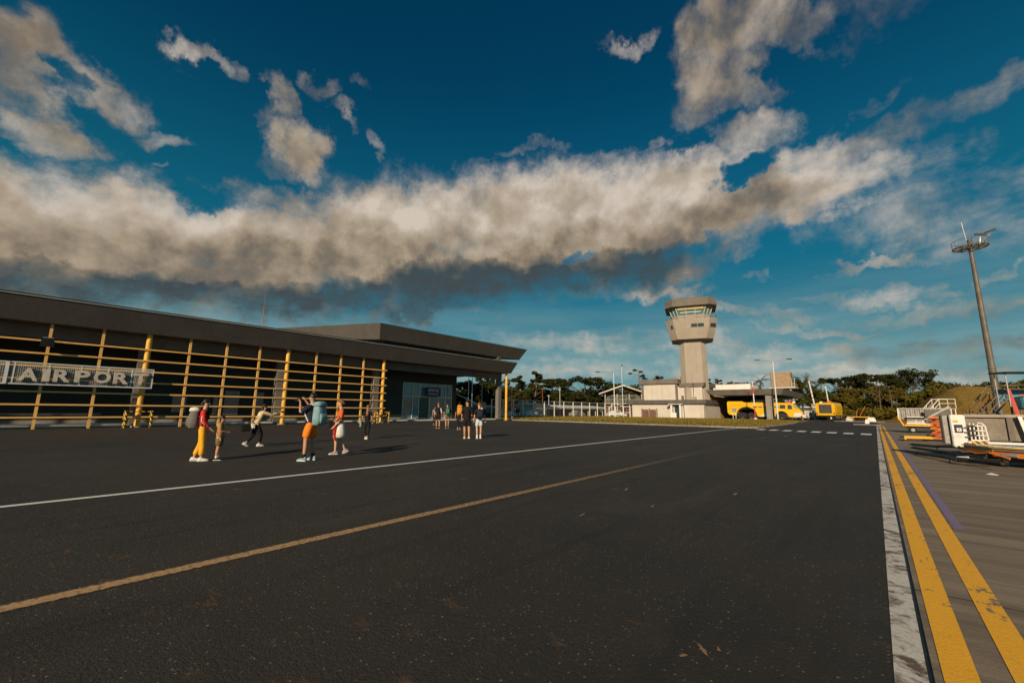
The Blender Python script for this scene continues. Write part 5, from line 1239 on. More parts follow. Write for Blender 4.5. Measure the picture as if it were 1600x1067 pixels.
b = MB(); b.add([(1.85,15.25,.005),(2.02,15.12,.005),(2.08,15.3,.005),(1.92,15.42,.005),(1.95,15.26,.045)],[(0,1,4),(1,2,4),(2,3,4),(3,0,4),(3,2,1,0)]); b.build('paper','white',t)

t = thing('scissor_lift_dolly', 'orange scissor lift frame with a flat yellow drawbar behind the cargo loader', 'lift', (2.6,32.5,0))
for yy in (32,33.2):
    b = MB()
    for k in range(4):
        z0, z1 = .15+k*.26, .41+k*.26
        b.tube((2.2,yy,z0),(2.85,yy,z1),.035,n=4); b.tube((2.85,yy,z0),(2.2,yy,z1),.035,n=4)
    b.build('scissor_arms','orange',t)
for k in range(5):
    b = MB(); b.box((2.15,31.93,.10+k*.26),(2.9,32.07,.16+k*.26)); b.build('cross_tube','red' if k % 2 else 'orange',t)
b = MB(); b.rbox((2.1,31.8,1.18),(2.95,33.5,1.26),.01); b.build('top_frame','orange',t)
b = MB(); b.box((1.9,31.7,.05),(3.0,33.6,.1)); b.build('base','black',t)
for k, dy in enumerate((0,.5,1.0)):
    b = MB(); b.box((1.1,30.5+dy,.14),(2.1,30.62+dy,.24)); b.build('drawbar','gseyellow',t)
b = MB(); b.box((1.02,30.4,.08),(1.1,31.7,.26)); b.build('drawbar_end','gseyellow',t)
for y in (32.1,33.3): wheel(t,(2.1,y,.14),.14,.1,'x')

# long belt cart with corrugated side
t = thing('baggage_conveyor_cart', 'long grey corrugated conveyor cart with a yellow chassis on the concrete', 'cart', (2.6,44,0))
b = MB(); n = 44; vs = []
for z in (.98,1.78):
    for k in range(n+1):
        x = 1.32+2.85*k/n; vs.append((x, 43.98+(.05 if k % 4 in (1,2) else 0), z))
for z in (.98,1.78):
    for k in range(n+1):
        x = 1.32+2.85*k/n; vs.append((x, 44.10+(.05 if k % 4 in (1,2) else 0), z))
N = n+1; fs = []
for k in range(n): fs += [(k,k+1,N+k+1,N+k),(2*N+k+1,2*N+k,3*N+k,3*N+k+1),(N+k,N+k+1,3*N+k+1,3*N+k),(k+1,k,2*N+k,2*N+k+1)]
fs += [(0,N,3*N,2*N),(n,2*N+n,3*N+n,N+n)]
b.add(vs, fs); b.build('corrugated_side','greypanel',t)
b = MB(); b.box((1.28,43.9,1.785),(4.2,44.2,1.83)); b.build('side_top_rail','white_metal',t)
b = MB(); b.box((1.28,43.92,.95),(1.36,44.18,1.78)); b.build('corner_post','white_metal',t)
b = MB(); b.box((4.12,43.92,.95),(4.2,44.18,1.78)); b.build('corner_post','white_metal',t)
for k, z in enumerate((1.18,.98,.84)):
    b = MB(); b.box((1.75,43.6,z-.03),(3.7,43.88,z+.03)); b.build('conveyor_bar','white' if k != 1 else 'steel',t)
b = MB(); b.box((1.7,43.5,.66),(3.75,43.89,.76)); b.build('belt_frame','white',t)
b = MB(); b.box((1.55,43.4,.5),(3.9,44.8,.62)); b.build('chassis','gseyellow',t)
b = MB(); b.hexa([(1.5,43.4,.5),(1.6,43.4,.5),(1.6,43.55,.5),(1.5,43.55,.5),(1.2,43.4,1.2),(1.3,43.4,1.2),(1.3,43.55,1.2),(1.2,43.55,1.2)]); b.build('drawbar','gseyellow',t)
b = MB(); b.box((1.7,43.6,.3),(3.8,44.7,.499)); b.build('undercarriage','black',t)
for x in (2.0,3.5):
    for y in (43.6,44.6): wheel(t,(x,y,.22),.22,.14)
b = MB(); b.hexa([(2.6,43.3,1.0),(2.8,43.3,1.0),(2.8,43.4,1.0),(2.6,43.4,1.0),(3.95,43.3,1.95),(4.15,43.3,1.95),(4.15,43.4,1.95),(3.95,43.4,1.95)]); b.build('lifting_arm','steel',t)
b = MB(); b.box((2.75,43.42,.75),(4.1,43.6,1.7)); b.build('motor_cover','roofgrey',t)

# white rail stair behind the cart
def stair(label, p, q, zt, m, width=1.3, landing=1.6, n=9, rails=True, platform='steel', legs=True, name='passenger_stairs'):
    """steps climb from p to q (x,y) up to height zt, landing beyond q"""
    t = thing(name, label, 'stairs', (p[0],p[1],0))
    P, Q = Vector((*p,0)), Vector((*q,0)); d = (Q-P); L = d.length; d.normalize(); s_ = Vector((-d.y,d.x,0))*width/2; up = Vector((0,0,1))
    for k in range(n):
        a = P+d*(L*k/n)+up*(zt*(k+1)/n-.04); c = a+d*(L/n)
        b = MB(); b.hexa([a-s_,c-s_,c+s_,a+s_]+[v+up*.04 for v in (a-s_,c-s_,c+s_,a+s_)]); b.build('step','steel',t)
    for sg in (-1,1):
        o = s_*sg
        b = MB(); b.tube(P+o+up*.1, Q+o+up*zt, .06, n=4); b.build('stringer',m,t)
        b = MB(); b.tube(P+o+up*1.0, Q+o+up*(zt+.95), .035, n=6); b.tube(Q+o+up*(zt+.95), Q+d*landing+o+up*(zt+.95), .035, n=6); b.build('handrail',m,t)
        b = MB(); b.tube(P+o+up*.55, Q+o+up*(zt+.5), .028, n=6); b.tube(Q+o+up*(zt+.5), Q+d*landing+o+up*(zt+.5), .028, n=6); b.build('middle_rail',m,t)
        for k in range(4):
            a = P+d*(L*k/3)+o+up*(zt*k/3); b = MB(); b.tube(a, a+up*.98, .03, n=5); b.build('baluster',m,t)
        a = Q+d*landing+o+up*zt; b = MB(); b.tube(a, a+up*.95, .03, n=5); b.build('baluster',m,t)
        for dd in (0.1, landing-.1):
            a = Q+d*dd+o; b = MB(); b.tube(a, a+up*(zt-.05), .05, n=6); b.build('leg',m,t)
        wheel(t, tuple(P+d*L*.35+o*.8+up*.25), .25, .16, 'y')
    a, c = Q, Q+d*landing; b = MB(); b.hexa([a-s_+up*(zt-.08),c-s_+up*(zt-.08),c+s_+up*(zt-.08),a+s_+up*(zt-.08)]+[v+up*(zt-.0) for v in (a-s_,c-s_,c+s_,a+s_)]); b.build('landing',platform,t)
    return t
stair('white railed boarding steps rising behind the conveyor cart', (3.4,62.0), (4.9,62.6), 2.0, 'white', 1.2, 1.3, 8)
stair('blue passenger stairs standing left of the steel light mast', (4.75,42.4), (6.5,43.6), 2.45, 'pole', 1.2, 1.9, 10, platform='blue')
t = thing('blue_side_board', 'pale blue board on the landing of the stairs by the mast', 'board', (7,44,2.6))
b = MB(); b.hexa([(6.35,42.95,2.3),(8.2,44.2,2.3),(8.17,44.25,2.3),(6.32,43.0,2.3),(6.35,42.95,3.1),(8.2,44.2,3.1),(8.17,44.25,3.1),(6.32,43.0,3.1)]); b.build('board','blue',t)
# canopy vehicle at the right edge
t = thing('canopied_stair_truck', 'teal stair truck with a thin dark canopy on poles at the right edge', 'truck', (8.2,41.5,0))
b = MB(); b.hexa([(6.3,39.2,3.95),(9.8,41.6,3.98),(9.2,42.4,3.98),(5.7,40.0,3.95),(6.3,39.2,4.03),(9.8,41.6,4.06),(9.2,42.4,4.1),(5.7,40.0,4.03)]); b.build('canopy','black',t)
for x, y in ((6.35,39.6),(5.95,40.05),(7.9,40.7),(9.2,42.0)):
    b = MB(); b.tube((x,y,1.9),(x,y,3.96),.03,n=6); b.build('canopy_post','steel',t)
b = MB(); b.rbox((6.9,40.2,1.75),(9.4,42.2,2.55),.1); b.build('cab','teal',t)
b = MB(); b.box((6.85,40.1,2.56),(9.5,40.2,2.66)); b.build('rail','rust',t)
b = MB(); b.rbox((6.4,39.8,.5),(9.6,42.3,1.2),.06); b.build('body','black',t)
b = MB(); b.hexa([(6.55,39.95,1.2),(6.75,39.95,1.2),(6.75,40.1,1.2),(6.55,40.1,1.2),(6.35,39.95,3.0),(6.5,39.95,3.0),(6.5,40.1,3.0),(6.35,40.1,3.0)]); b.build('strut','red',t)
b = MB(); b.box((7.2,39.9,1.25),(9.3,40.05,1.7)); b.build('side_frame','white_metal',t)
for x in (6.9,9.0):
    for y in (39.95,42.1): wheel(t,(x,y,.38),.38,.25)
# tug behind the loader, dark
t = thing('baggage_tractor', 'dark baggage tractor with a red stripe half hidden at the right edge', 'tractor', (4.1,21.5,0))
b = MB(); b.rbox((3.45,21.0,.35),(5.6,22.4,1.15),.12); b.build('body','black',t)
b = MB(); b.rbox((3.5,20.97,.72),(5.5,20.999,.86),.005); b.build('stripe','red',t)
b = MB(); b.rbox((3.8,21.1,1.152),(4.6,22.2,1.62),.15); b.build('engine_hood','roofgrey',t)
for x in (3.8,5.2):
    for y in (21.05,22.3): wheel(t,(x,y,.3),.3,.2)

# ---------------------------------------------------------------- people
def mat_cloth(name, c, var=.2): return worn(name, c, .85, var, 7.0, spec=.15, dirt=tuple(x*.45 for x in c), dirt_amt=.35, bstr=.35)
M['skin'] = worn('warm_skin', (0.46,0.24,0.14), .55, .08, 9.0, spec=.3, dirt=(0.36,0.16,0.09), dirt_amt=.2, bstr=.05)
M['skin2'] = worn('pale_skin', (0.56,0.33,0.21), .55, .08, 9.0, spec=.3, dirt=(0.42,0.20,0.12), dirt_amt=.2, bstr=.05)
M['hair_black'] = worn('black_hair', (0.012,0.010,0.009), .45, .4, 14.0, dirt_amt=.1)
M['hair_brown'] = worn('auburn_hair', (0.20,0.075,0.025), .5, .35, 14.0, dirt_amt=.2)
CL = {}
for n_, c_ in dict(black=(.014,.014,.015), navy=(.018,.022,.04), red=(.58,.035,.022), orange=(.92,.22,.02), mustard=(.78,.38,.03), beige=(.60,.46,.29), khaki=(.15,.105,.05), brown=(.42,.24,.09), white=(.68,.66,.62), grey=(.16,.15,.14), teal=(.20,.33,.36), palegrey=(.50,.54,.56), green=(.05,.16,.13), coral=(.66,.12,.04), amber=(.60,.26,.05), dkblue=(.03,.09,.14), lilac=(.30,.25,.32)).items(): CL[n_] = mat_cloth(n_+'_cloth', c_)

def skin_obj(name, verts, edges, radii, m, parent, subsurf=1, root=0):
    me = bpy.data.meshes.new(name+'_cage'); me.from_pydata([tuple(v) for v in verts], edges, [])
    ob = bpy.data.objects.new(name+'_cage', me); col.objects.link(ob)
    md = ob.modifiers.new('skin','SKIN'); md.use_smooth_shade = True; md.branch_smoothing = .4
    if not me.skin_vertices: 
        bpy.context.view_layer.objects.active = ob
    bpy.context.view_layer.update()
    if me.skin_vertices:
        for i, r in enumerate(radii):
            me.skin_vertices[0].data[i].radius = r if isinstance(r, tuple) else (r, r)
            me.skin_vertices[0].data[i].use_root = (i == root)
    s_ = ob.modifiers.new('sub','SUBSURF'); s_.levels = subsurf; s_.render_levels = subsurf
    bpy.context.view_layer.update()
    out = bpy.data.meshes.new_from_object(ob.evaluated_get(bpy.context.evaluated_depsgraph_get()))
    out.name = name; bpy.data.objects.remove(ob)
    out.materials.clear(); out.materials.append(m)
    for p in out.polygons: p.use_smooth = True
    o = bpy.data.objects.new(name, out); col.objects.link(o); o.parent = parent
    return o

def lerp(a, b, t): return Vector(a).lerp(Vector(b), t)
def person(label, loc, face, H, P=None, skin='skin', hair='hair_black', hairlen=.0, top='black', sleeve=.5, top_len=.0, bottom='black', legs='trousers', shoes='white', socks=None, headturn=0.0, lean=0.0, group=None, width=1.0, dress=None):
    """face: direction (x, y) the body looks; P: joint overrides in metres for a 1.75 m figure, +y forward, +x the figure's right"""
    t = thing('person', label, 'person', (loc[0],loc[1],0), math.atan2(-face[0], face[1]), group)
    J = dict(pel=(0,0,.96), wst=(0,.0,1.12), chs=(0,-.005,1.30), upc=(0,-.01,1.42), nck=(0,0,1.50), jaw=(0,.02,1.58),
             shR=(.175,-.01,1.415), elR=(.235,-.03,1.14), wrR=(.25,.06,.90), shL=(-.175,-.01,1.415), elL=(-.235,-.03,1.14), wrL=(-.25,.06,.90),
             hpR=(.09,0,.90), knR=(.10,.02,.50), anR=(.10,-.02,.09), hpL=(-.09,0,.90), knL=(-.10,.02,.50), anL=(-.10,-.02,.09))
    J.update(P or {})
    J = {k: Vector(v) for k, v in J.items()}
    if lean:
        for k in ('wst','chs','upc','nck','jaw','shR','shL','elR','elL','wrR','wrL'):
            v = J[k]; d = v.z-.96; J[k] = Vector((v.x, v.y+d*math.sin(lean), .96+d*math.cos(lean)+0))
            if (P and k in P and k[:2] in ('el','wr')): J[k] = Vector(P[k])
    hc = J['jaw']+Vector((0,.0,.075)); ht = headturn
    fd = Vector((math.sin(ht), math.cos(ht), 0)); rt = Vector((fd.y,-fd.x,0))
    V = []; E_ = []; Rr = []
    def nv(p, r, par=None):
        V.append(Vector(p)); Rr.append(r)
        if par is not None: E_.append((par, len(V)-1))
        return len(V)-1
    k = width
    pel = nv(J['pel'], (.145*k,.10*k)); wst = nv(J['wst'], (.125*k,.09*k), pel); chs = nv(J['chs'], (.15*k,.10*k), wst); upc = nv(J['upc'], (.11*k,.075*k), chs)
    nck = nv(J['nck'], .052, upc); jaw = nv(J['jaw']+fd*.012, (.062,.070), nck); hd = nv(hc+fd*.005, (.078,.092), jaw); cr = nv(hc+Vector((0,0,.075))-fd*.01, (.062,.075), hd)
    nv(hc+fd*.098+Vector((0,0,-.02)), .013, hd)                       # nose
    for s_ in (-1,1): nv(hc+rt*s_*.088-fd*.005+Vector((0,0,-.015)), (.012,.02), hd)   # ears
    for S, s_ in (('R',1),('L',-1)):
        sh = nv(J['sh'+S], .058*k, upc); el = nv(J['el'+S], .040*k, sh)
        m1 = nv(lerp(J['el'+S], J['wr'+S], .3), .038*k, el); wr = nv(J['wr'+S], .025, m1)
        d = (J['wr'+S]-J['el'+S]).normalized()
        side = d.cross(Vector((0,1,0) if abs(d.y) < .8 else (0,0,1))).normalized(); nrm = side.cross(d).normalized()
        pal = nv(J['wr'+S]+d*.055, (.036,.017), wr)
        for f_, (off, L1, L2) in enumerate(((-.030,.034,.026),(-.011,.040,.030),(.009,.038,.029),(.028,.030,.022))):
            a = nv(J['wr'+S]+d*.085+side*off, .0095, pal); b_ = nv(V[a]+d*L1+nrm*.008, .009, a); nv(V[b_]+d*L2*.8+nrm*.02, .008, b_)
        th = nv(J['wr'+S]+d*.05+side*(-.042*s_)+nrm*.012, .011, pal); nv(V[th]+d*.035+side*(-.018*s_)+nrm*.015, .009, th)
        hp = nv(J['hp'+S], .088*k, pel); kn = nv(J['kn'+S], .056*k, hp); cf = nv(lerp(J['kn'+S], J['an'+S], .35)-Vector((0,.012,0)), .053*k, kn); an = nv(J['an'+S], .036, cf)
        fdir = J.get('ft'+S, Vector((0,1,0))).normalized()
        nv(J['an'+S]+fdir*.07+Vector((0,0,-.045)), .032, an); nv(J['an'+S]+fdir*.14+Vector((0,0,-.06)), .024, len(V)-1)
    skin_obj('body', V, E_, Rr, M[skin], t)
    # clothes
    C = CL[top] if isinstance(top, str) else top
    V2 = []; E2 = []; R2 = []
    def cv(p, r, par=None):
        V2.append(Vector(p)); R2.append(r)
        if par is not None: E2.append((par, len(V2)-1))
        return len(V2)-1
    g_ = .022
    zt = J['pel']+Vector((0,0,-.09-top_len)); a = cv(zt, (.158*k+g_*.5,.115*k+g_*.5)); b_ = cv(J['wst'], (.14*k+g_,.10*k+g_), a); c_ = cv(J['chs'], (.155*k+g_,.11*k+g_), b_); d_ = cv(J['upc'], (.12*k+g_,.085*k+g_), c_); cv(lerp(J['upc'],J['nck'],.75), .066, d_)
    for S in 'RL':
        s0 = cv(J['sh'+S], .068*k+g_*.5, d_)
        if sleeve > 0:
            if sleeve <= .5: cv(lerp(J['sh'+S],J['el'+S],sleeve*1.9), .054*k+g_*.6, s0)
            else: e0 = cv(J['el'+S], .050*k+g_*.5, s0); cv(lerp(J['el'+S],J['wr'+S],(sleeve-.5)*1.9), .036+g_*.5, e0)
    skin_obj('shirt', V2, E2, R2, C, t)
    V2 = []; E2 = []; R2 = []
    a = cv(J['pel']+Vector((0,0,.12)), (.135*k,.095*k)); a = cv(J['pel']+Vector((0,0,-.03)), (.148*k,.105*k), a)
    if legs != 'skirt':
        cut = {'trousers': 1.0, 'wide': 1.0, 'shorts': .42, 'long_shorts': .56, 'brief': .26}[legs]
        for S in 'RL':
            h = cv(J['hp'+S], .098*k+g_*.6, a)
            if cut < .5: cv(lerp(J['hp'+S],J['kn'+S],cut*2), .092*k+g_, h)
            elif cut < .9: kk = cv(J['kn'+S]+Vector((0,0,.03)), .078*k+g_, h)
            else:
                kk = cv(J['kn'+S], (.066*k+g_*.5) if legs == 'trousers' else .080, h)
                cv(lerp(J['kn'+S],J['an'+S],.88), .052*k+g_*.3 if legs == 'trousers' else .085, kk)
        skin_obj('trousers' if cut > .9 else 'shorts', V2, E2, R2, CL[bottom], t)
    else:
        b = MB(); rings = []
        for q, (z, w_) in enumerate(((J['pel'].z+.06,.16),(J['pel'].z-.08,.20),(J['pel'].z-.28,.24),(J['pel'].z-.42,.255))):
            rings.append([(J['pel'].x+w_*math.cos(a2)*(1+.05*math.sin(a2*7)*(q>1)), J['pel'].y+.78*w_*math.sin(a2), z) for a2 in [i*math.pi/10 for i in range(20)]])
        b.loft(rings); b.build('skirt', CL[bottom], t, world=False, smooth=True)
    # shoes
    for S in 'RL':
        an = J['an'+S]; fdir = J.get('ft'+S, Vector((0,1,0))).normalized(); up = Vector((0,0,1)); sd = fdir.cross(up).normalized(); upn = sd.cross(fdir)
        base = an-upn*.085
        b = MB(); rings = []
        for (q, w_, h0, h1) in ((-.085,.030,.006,.06),(-.06,.042,0,.10),(0,.044,0,.105),(.06,.047,0,.075),(.12,.050,0,.058),(.165,.040,.006,.046),(.19,.02,.015,.032)):
            c = base+fdir*q
            rings.append([c+sd*w_*x_+upn*(h0+(h1-h0)*z_) for x_, z_ in ((-1,0),(-1,.45),(-.6,.95),(0,1.05),(.6,.95),(1,.45),(1,0),(0,-.03))])
        b.loft(rings); so = b.build('shoe', CL[shoes], t, world=False, smooth=True)
        b = MB(); rings = []
        for (q, w_) in ((-.09,.034),(-.06,.046),(.05,.051),(.12,.054),(.17,.043),(.197,.022)):
            c = base+fdir*q; rings.append([c+sd*w_*x_+upn*z_ for x_, z_ in ((-1,-.008),(-1,.018),(1,.018),(1,-.008))])
        b.loft(rings); sl_ = b.build('sole', CL['white'] if shoes != 'white' else CL['palegrey'], t, world=False); sl_.parent = so
        if socks:
            b = MB(); b.tube(an-Vector((0,0,.02)), lerp(an, J['kn'+S], .22), .043, .05, n=10); b.build('sock', CL[socks], t, world=False, smooth=True)
    # hair: a cap over the skull, longer down the back if wanted
    b = MB(); rings = []; n = 14
    for q in range(8):
        ph = math.pi/2*(1-q/6.2)
        rg = []
        for i in range(n):
            a2 = 2*math.pi*i/n; dirv_ = rt*math.cos(a2)+fd*math.sin(a2); front = max(0, math.sin(a2))
            drop = ph + (front**2*.42 if q > 3 else 0)
            r_ = .098+.006*math.sin(a2*5+q)
            rg.append(hc+Vector((0,0,.035))-fd*.012+dirv_*math.cos(drop)*Vector((r_*.9,r_,0)).length*.72+Vector((0,0,math.sin(drop)*.112)))
        rings.append(rg)
    rings = [r_ for r_ in rings if True][::-1]
    b.loft(rings); b.build('hair', M[hair], t, world=False, smooth=True)
    if hairlen > 0:
        b = MB(); rings = []
        for q in range(7):
            u = q/6; c = hc-fd*(.062+.05*u)+Vector((0,0,.06-u*(hairlen))); w_ = .085*(1-.25*u) if u > 0 else .06
            rings.append([c+rt*w_*math.cos(a2)*(1+.08*math.sin(3*a2+q))-fd*(.035+.01*u)*math.sin(a2) for a2 in [i*math.pi/6 for i in range(12)]])
        b.loft(rings); b.build('long_hair', M[hair], t, world=False, smooth=True)
    # face
    for s_ in (-1,1):
        b = MB(); c = hc+fd*.078+rt*s_*.031+Vector((0,0,.003)); b.ball(c, .010, 8, 6); b.build('eye', CL['white'], t, world=False)
        e_ = kids(t)[-1] if False else None
        b = MB(); b.ball(c+fd*.0065, .0055, 6, 5); b.build('iris', M['hair_black'], t, world=False)
        b = MB(); b.tube(c+rt*.014+Vector((0,0,.017))+fd*.004, c-rt*.014+Vector((0,0,.017))+fd*.004, .003, n=5); b.build('eyebrow', M[hair], t, world=False)
    b = MB(); c = hc+fd*.081+Vector((0,0,-.055)); b.tube(c-rt*.02, c+rt*.02, .006, n=6); b.build('mouth', mat_lip, t, world=False)
    k_ = H/1.75; t.scale = (k_,k_,k_)
    return t, J, fd
mat_lip = worn('lip', (0.35,0.10,0.08), .5)

def local(t, v):
    k_ = t.scale[0]; c, s_ = math.cos(t.rotation_euler.z), math.sin(t.rotation_euler.z)
    return (t.location.x+(v[0]*c-v[1]*s_)*k_, t.location.y+(v[0]*s_+v[1]*c)*k_, v[2]*k_)
def backpack(label, pt, c, size=(.34,.20,.50), pos=(0,-.245,1.22), trim='black', J=None, lid=None, rotx=0.0):
    """worn on a back: its own thing, in the wearer's frame"""
    p = pt[0]
    t = thing('backpack', label, 'backpack', local(p, pos), p.rotation_euler.z); t.scale = p.scale; t.rotation_euler.x = rotx
    w_, d, h = size
    def rr_(a): return [(math.copysign(abs(math.cos(x))**.5, math.cos(x))*a[0], math.copysign(abs(math.sin(x))**.5, math.sin(x))*a[1]+a[3], a[2]) for x in [i*math.pi/8+.01 for i in range(16)]]
    b = MB(); b.loft([rr_((w_*.36,d*.36,-h/2,0)), rr_((w_*.49,d*.5,-h*.42,0)), rr_((w_*.5,d*.55,-h*.1,-.015)), rr_((w_*.47,d*.5,h*.22,-.005)), rr_((w_*.42,d*.42,h*.42,.005)), rr_((w_*.26,d*.25,h*.5,.01))]); b.build('pack_body', CL[c], t, world=False, smooth=True)
    b = MB(); b.loft([rr_((w_*.30,d*.16,-h*.38,-d*.55)), rr_((w_*.36,d*.22,-h*.2,-d*.55)), rr_((w_*.33,d*.18,h*.05,-d*.52))]); b.build('pocket', CL[c], t, world=False, smooth=True)
    if lid:
        b = MB(); b.loft([rr_((w_*.46,d*.5,h*.40,0)), rr_((w_*.5,d*.56,h*.47,0)), rr_((w_*.42,d*.46,h*.60,0)), rr_((w_*.2,d*.2,h*.64,0))]); b.build('lid', CL[lid], t, world=False, smooth=True)
    for s_ in (-1,1):
        b = MB(); b.path([(s_*w_*.3,d*.35,h*.42),(s_*w_*.34,d*.35+.09,h*.52),(s_*w_*.36,d*.35+.22,h*.40),(s_*w_*.40,d*.35+.27,h*.05),(s_*w_*.46,d*.35+.12,-h*.32)], .018, 6); b.build('strap', CL[trim], t, world=False)
    b = MB(); b.path([(-.03,d*.1,h*.5),(-.03,d*.05,h*.58),(.03,d*.05,h*.58),(.03,d*.1,h*.5)],.01,5); b.build('grab_loop', CL[trim], t, world=False)
    return t
def bag(label, p, pos, c, size=(.26,.10,.24), strap=None, name='shoulder_bag', strap_c='black', cat='bag'):
    t = thing(name, label, cat, local(p[0], pos), p[0].rotation_euler.z); t.scale = p[0].scale
    w_, d, h = size
    b = MB(); b.rbox((-w_/2,-d/2,-h/2),(w_/2,d/2,h/2),.025); b.build('bag_body', CL[c], t, world=False)
    b = MB(); b.rbox((-w_/2+.01,-d/2-.012,-.01),(w_/2-.01,-d/2-.001,h/2),.004); b.build('flap', CL[c], t, world=False)
    if strap:
        b = MB(); q = [Vector(v)-Vector(pos) for v in strap]; b.path(q, .012, 6); b.build('strap', CL[strap_c], t, world=False)
    return t

# pair on the left: adult in red jacket, child
p = person('adult in red jacket and mustard trousers standing beside the child', (-13.76,3.17), (.30,.95), 1.60, dict(wrR=(.16,.20,.93), elR=(.235,.02,1.14), knR=(.10,.05,.5), anR=(.11,.06,.09), knL=(-.09,.0,.5), anL=(-.10,-.13,.09)), skin='skin2', hair='hair_black', hairlen=.10, top='red', sleeve=.95, bottom='mustard', legs='wide', shoes='white', headturn=-.15, width=.95)
b = MB()
for S, x in (('R',.285),):
    b.path([(.255,-.02,1.30),(.278,-.03,1.16),(.255,.05,1.04)],.014,6)
b.build('sleeve_stripe', CL['white'], p[0], world=False)
backpack('dark grey backpack with pale lid on the back of the person in red', p, 'grey', (.34,.24,.54), (0,-.235,1.20), lid='white')
p = person('child in dark tee and long khaki shorts beside the red jacket', (-13.66,3.56), (.45,.89), 1.17, dict(jaw=(0,.045,1.56), elR=(.23,.05,1.16), wrR=(.12,.24,1.12), elL=(-.24,.0,1.15), wrL=(-.22,.12,.95)), hair='hair_black', top='brown', sleeve=.5, bottom='khaki', legs='long_shorts', shoes='black', socks='white', width=1.3, top_len=.05)
b = MB(); b.path([(.10,.15,1.36),(.0,.165,1.30),(-.10,.15,1.30)],.02,6); b.build('shirt_stripe', CL['white'], p[0], world=False)
b = MB(); b.path([(.155,.06,.88),(.165,.07,.62)],.018,6); b.build('shorts_stripe', CL['white'], p[0], world=False)
bag('dark blue pouch bag hanging between the red jacket adult and the child', p, (-.36,-.12,.88), 'dkblue', (.18,.16,.46), [(-.34,-.1,1.1),(-.2,0,1.42)], 'shoulder_bag')
# crouching photographer with a beige shirt
p = person('person in beige shirt and black trousers reaching one arm towards the yellow column', (-17.5,5.75), (.05,1.0), 1.62, dict(pel=(0,-.10,.90), hpR=(.09,-.10,.86), hpL=(-.09,-.10,.86), knR=(.10,.10,.49), anR=(.10,.06,.09), knL=(-.10,-.10,.47), anL=(-.12,-.36,.13), ftL=(0,.85,-.5), wst=(0,-.03,1.05), chs=(0,.05,1.22), upc=(0,.09,1.33), nck=(0,.14,1.40), jaw=(0,.17,1.47), shR=(.17,.10,1.33), shL=(-.17,.08,1.33), elR=(.20,.42,1.22), wrR=(.14,.66,1.33), elL=(-.22,.30,1.14), wrL=(-.10,.50,1.26)), skin='skin', hair='hair_black', hairlen=.16, top='beige', sleeve=.95, bottom='black', legs='trousers', shoes='white', width=1.08)
bag('black bag slung behind the hips of the person in beige', p, (-.02,-.44,.74), 'black', (.20,.30,.30), [(.02,-.35,.9),(.10,-.12,1.1),(.12,.10,1.38),(-.02,.17,1.36)])
bag('small white cloth pouch at the hip of the person in beige', p, (.17,-.22,.80), 'white', (.10,.12,.18), None, 'pouch', cat='pouch')
t = thing('camera', 'small black camera held out by the person in beige', 'camera', local(p[0], (.13,.78,1.36)), p[0].rotation_euler.z)
b = MB(); b.rbox((-.05,-.02,-.035),(.05,.03,.035),.01); b.build('camera_body','black',t,world=False)
b = MB(); b.tube((0,.03,0),(0,.08,0),.028,n=12); b.build('lens','black',t,world=False)
# man with pale blue backpack
p = person('person in dark shirt and bright orange shorts lifting a camera, wearing the pale blue pack', (-11.88,5.22), (-.87,-.42), 1.80, dict(elR=(.26,.18,1.30), wrR=(.12,.33,1.56), elL=(-.27,.14,1.26), wrL=(-.08,.34,1.52), knR=(.13,.02,.5), anR=(.15,-.02,.09), knL=(-.13,.02,.5), anL=(-.15,.02,.09), hpR=(.10,0,.9), hpL=(-.10,0,.9)), hair='hair_black', top='navy', sleeve=.5, bottom='orange', legs='shorts', shoes='teal', socks='black', width=1.05)
backpack('pale blue hiking pack on the person in orange shorts', p, 'teal', (.36,.23,.56), (0,-.24,1.20), trim='palegrey', lid='teal')
t = thing('camera', 'black camera raised before the face of the person in orange shorts', 'camera', local(p[0], (.02,.46,1.60)), p[0].rotation_euler.z)
b = MB(); b.rbox((-.07,-.03,-.05),(.07,.04,.05),.012); b.build('camera_body','black',t,world=False)
b = MB(); b.tube((0,.04,0),(0,.16,0),.038,n=12); b.build('lens','black',t,world=False)
# girl in red and white
p = person('person with auburn hair in coral top and white skirt looking left', (-12.95,6.60), (-.35,-.94), 1.66, dict(elR=(.25,.02,1.15), wrR=(.14,.22,1.02), elL=(-.23,.02,1.12), wrL=(-.20,.18,.92), knL=(-.09,.12,.51), anL=(-.09,.10,.09), knR=(.09,-.04,.49), anR=(.09,-.22,.12), ftR=(0,.9,-.4), hpL=(-.085,0,.9), hpR=(.085,0,.9)), skin='skin2', hair='hair_brown', hairlen=.08, top='coral', sleeve=.5, bottom='white', legs='skirt', shoes='lilac', headturn=.35, width=.92)
b = MB(); b.loft([[(-.16,.10,1.0),(-.05,.15,1.0),(-.05,.17,1.0),(-.17,.12,1.0)],[(-.20,.16,.70),(-.08,.19,.70),(-.08,.21,.70),(-.21,.18,.70)],[(-.21,.14,.46),(-.14,.17,.46),(-.14,.18,.46),(-.21,.16,.46)]]); b.build('red_scarf_end', CL['red'], p[0], world=False)
bag('black and white camera bag at the front of the person in coral', p, (.02,.30,.98), 'black', (.15,.12,.22), [(.02,.22,1.10),(.10,.14,1.40),(.02,-.02,1.50)], 'camera_bag')
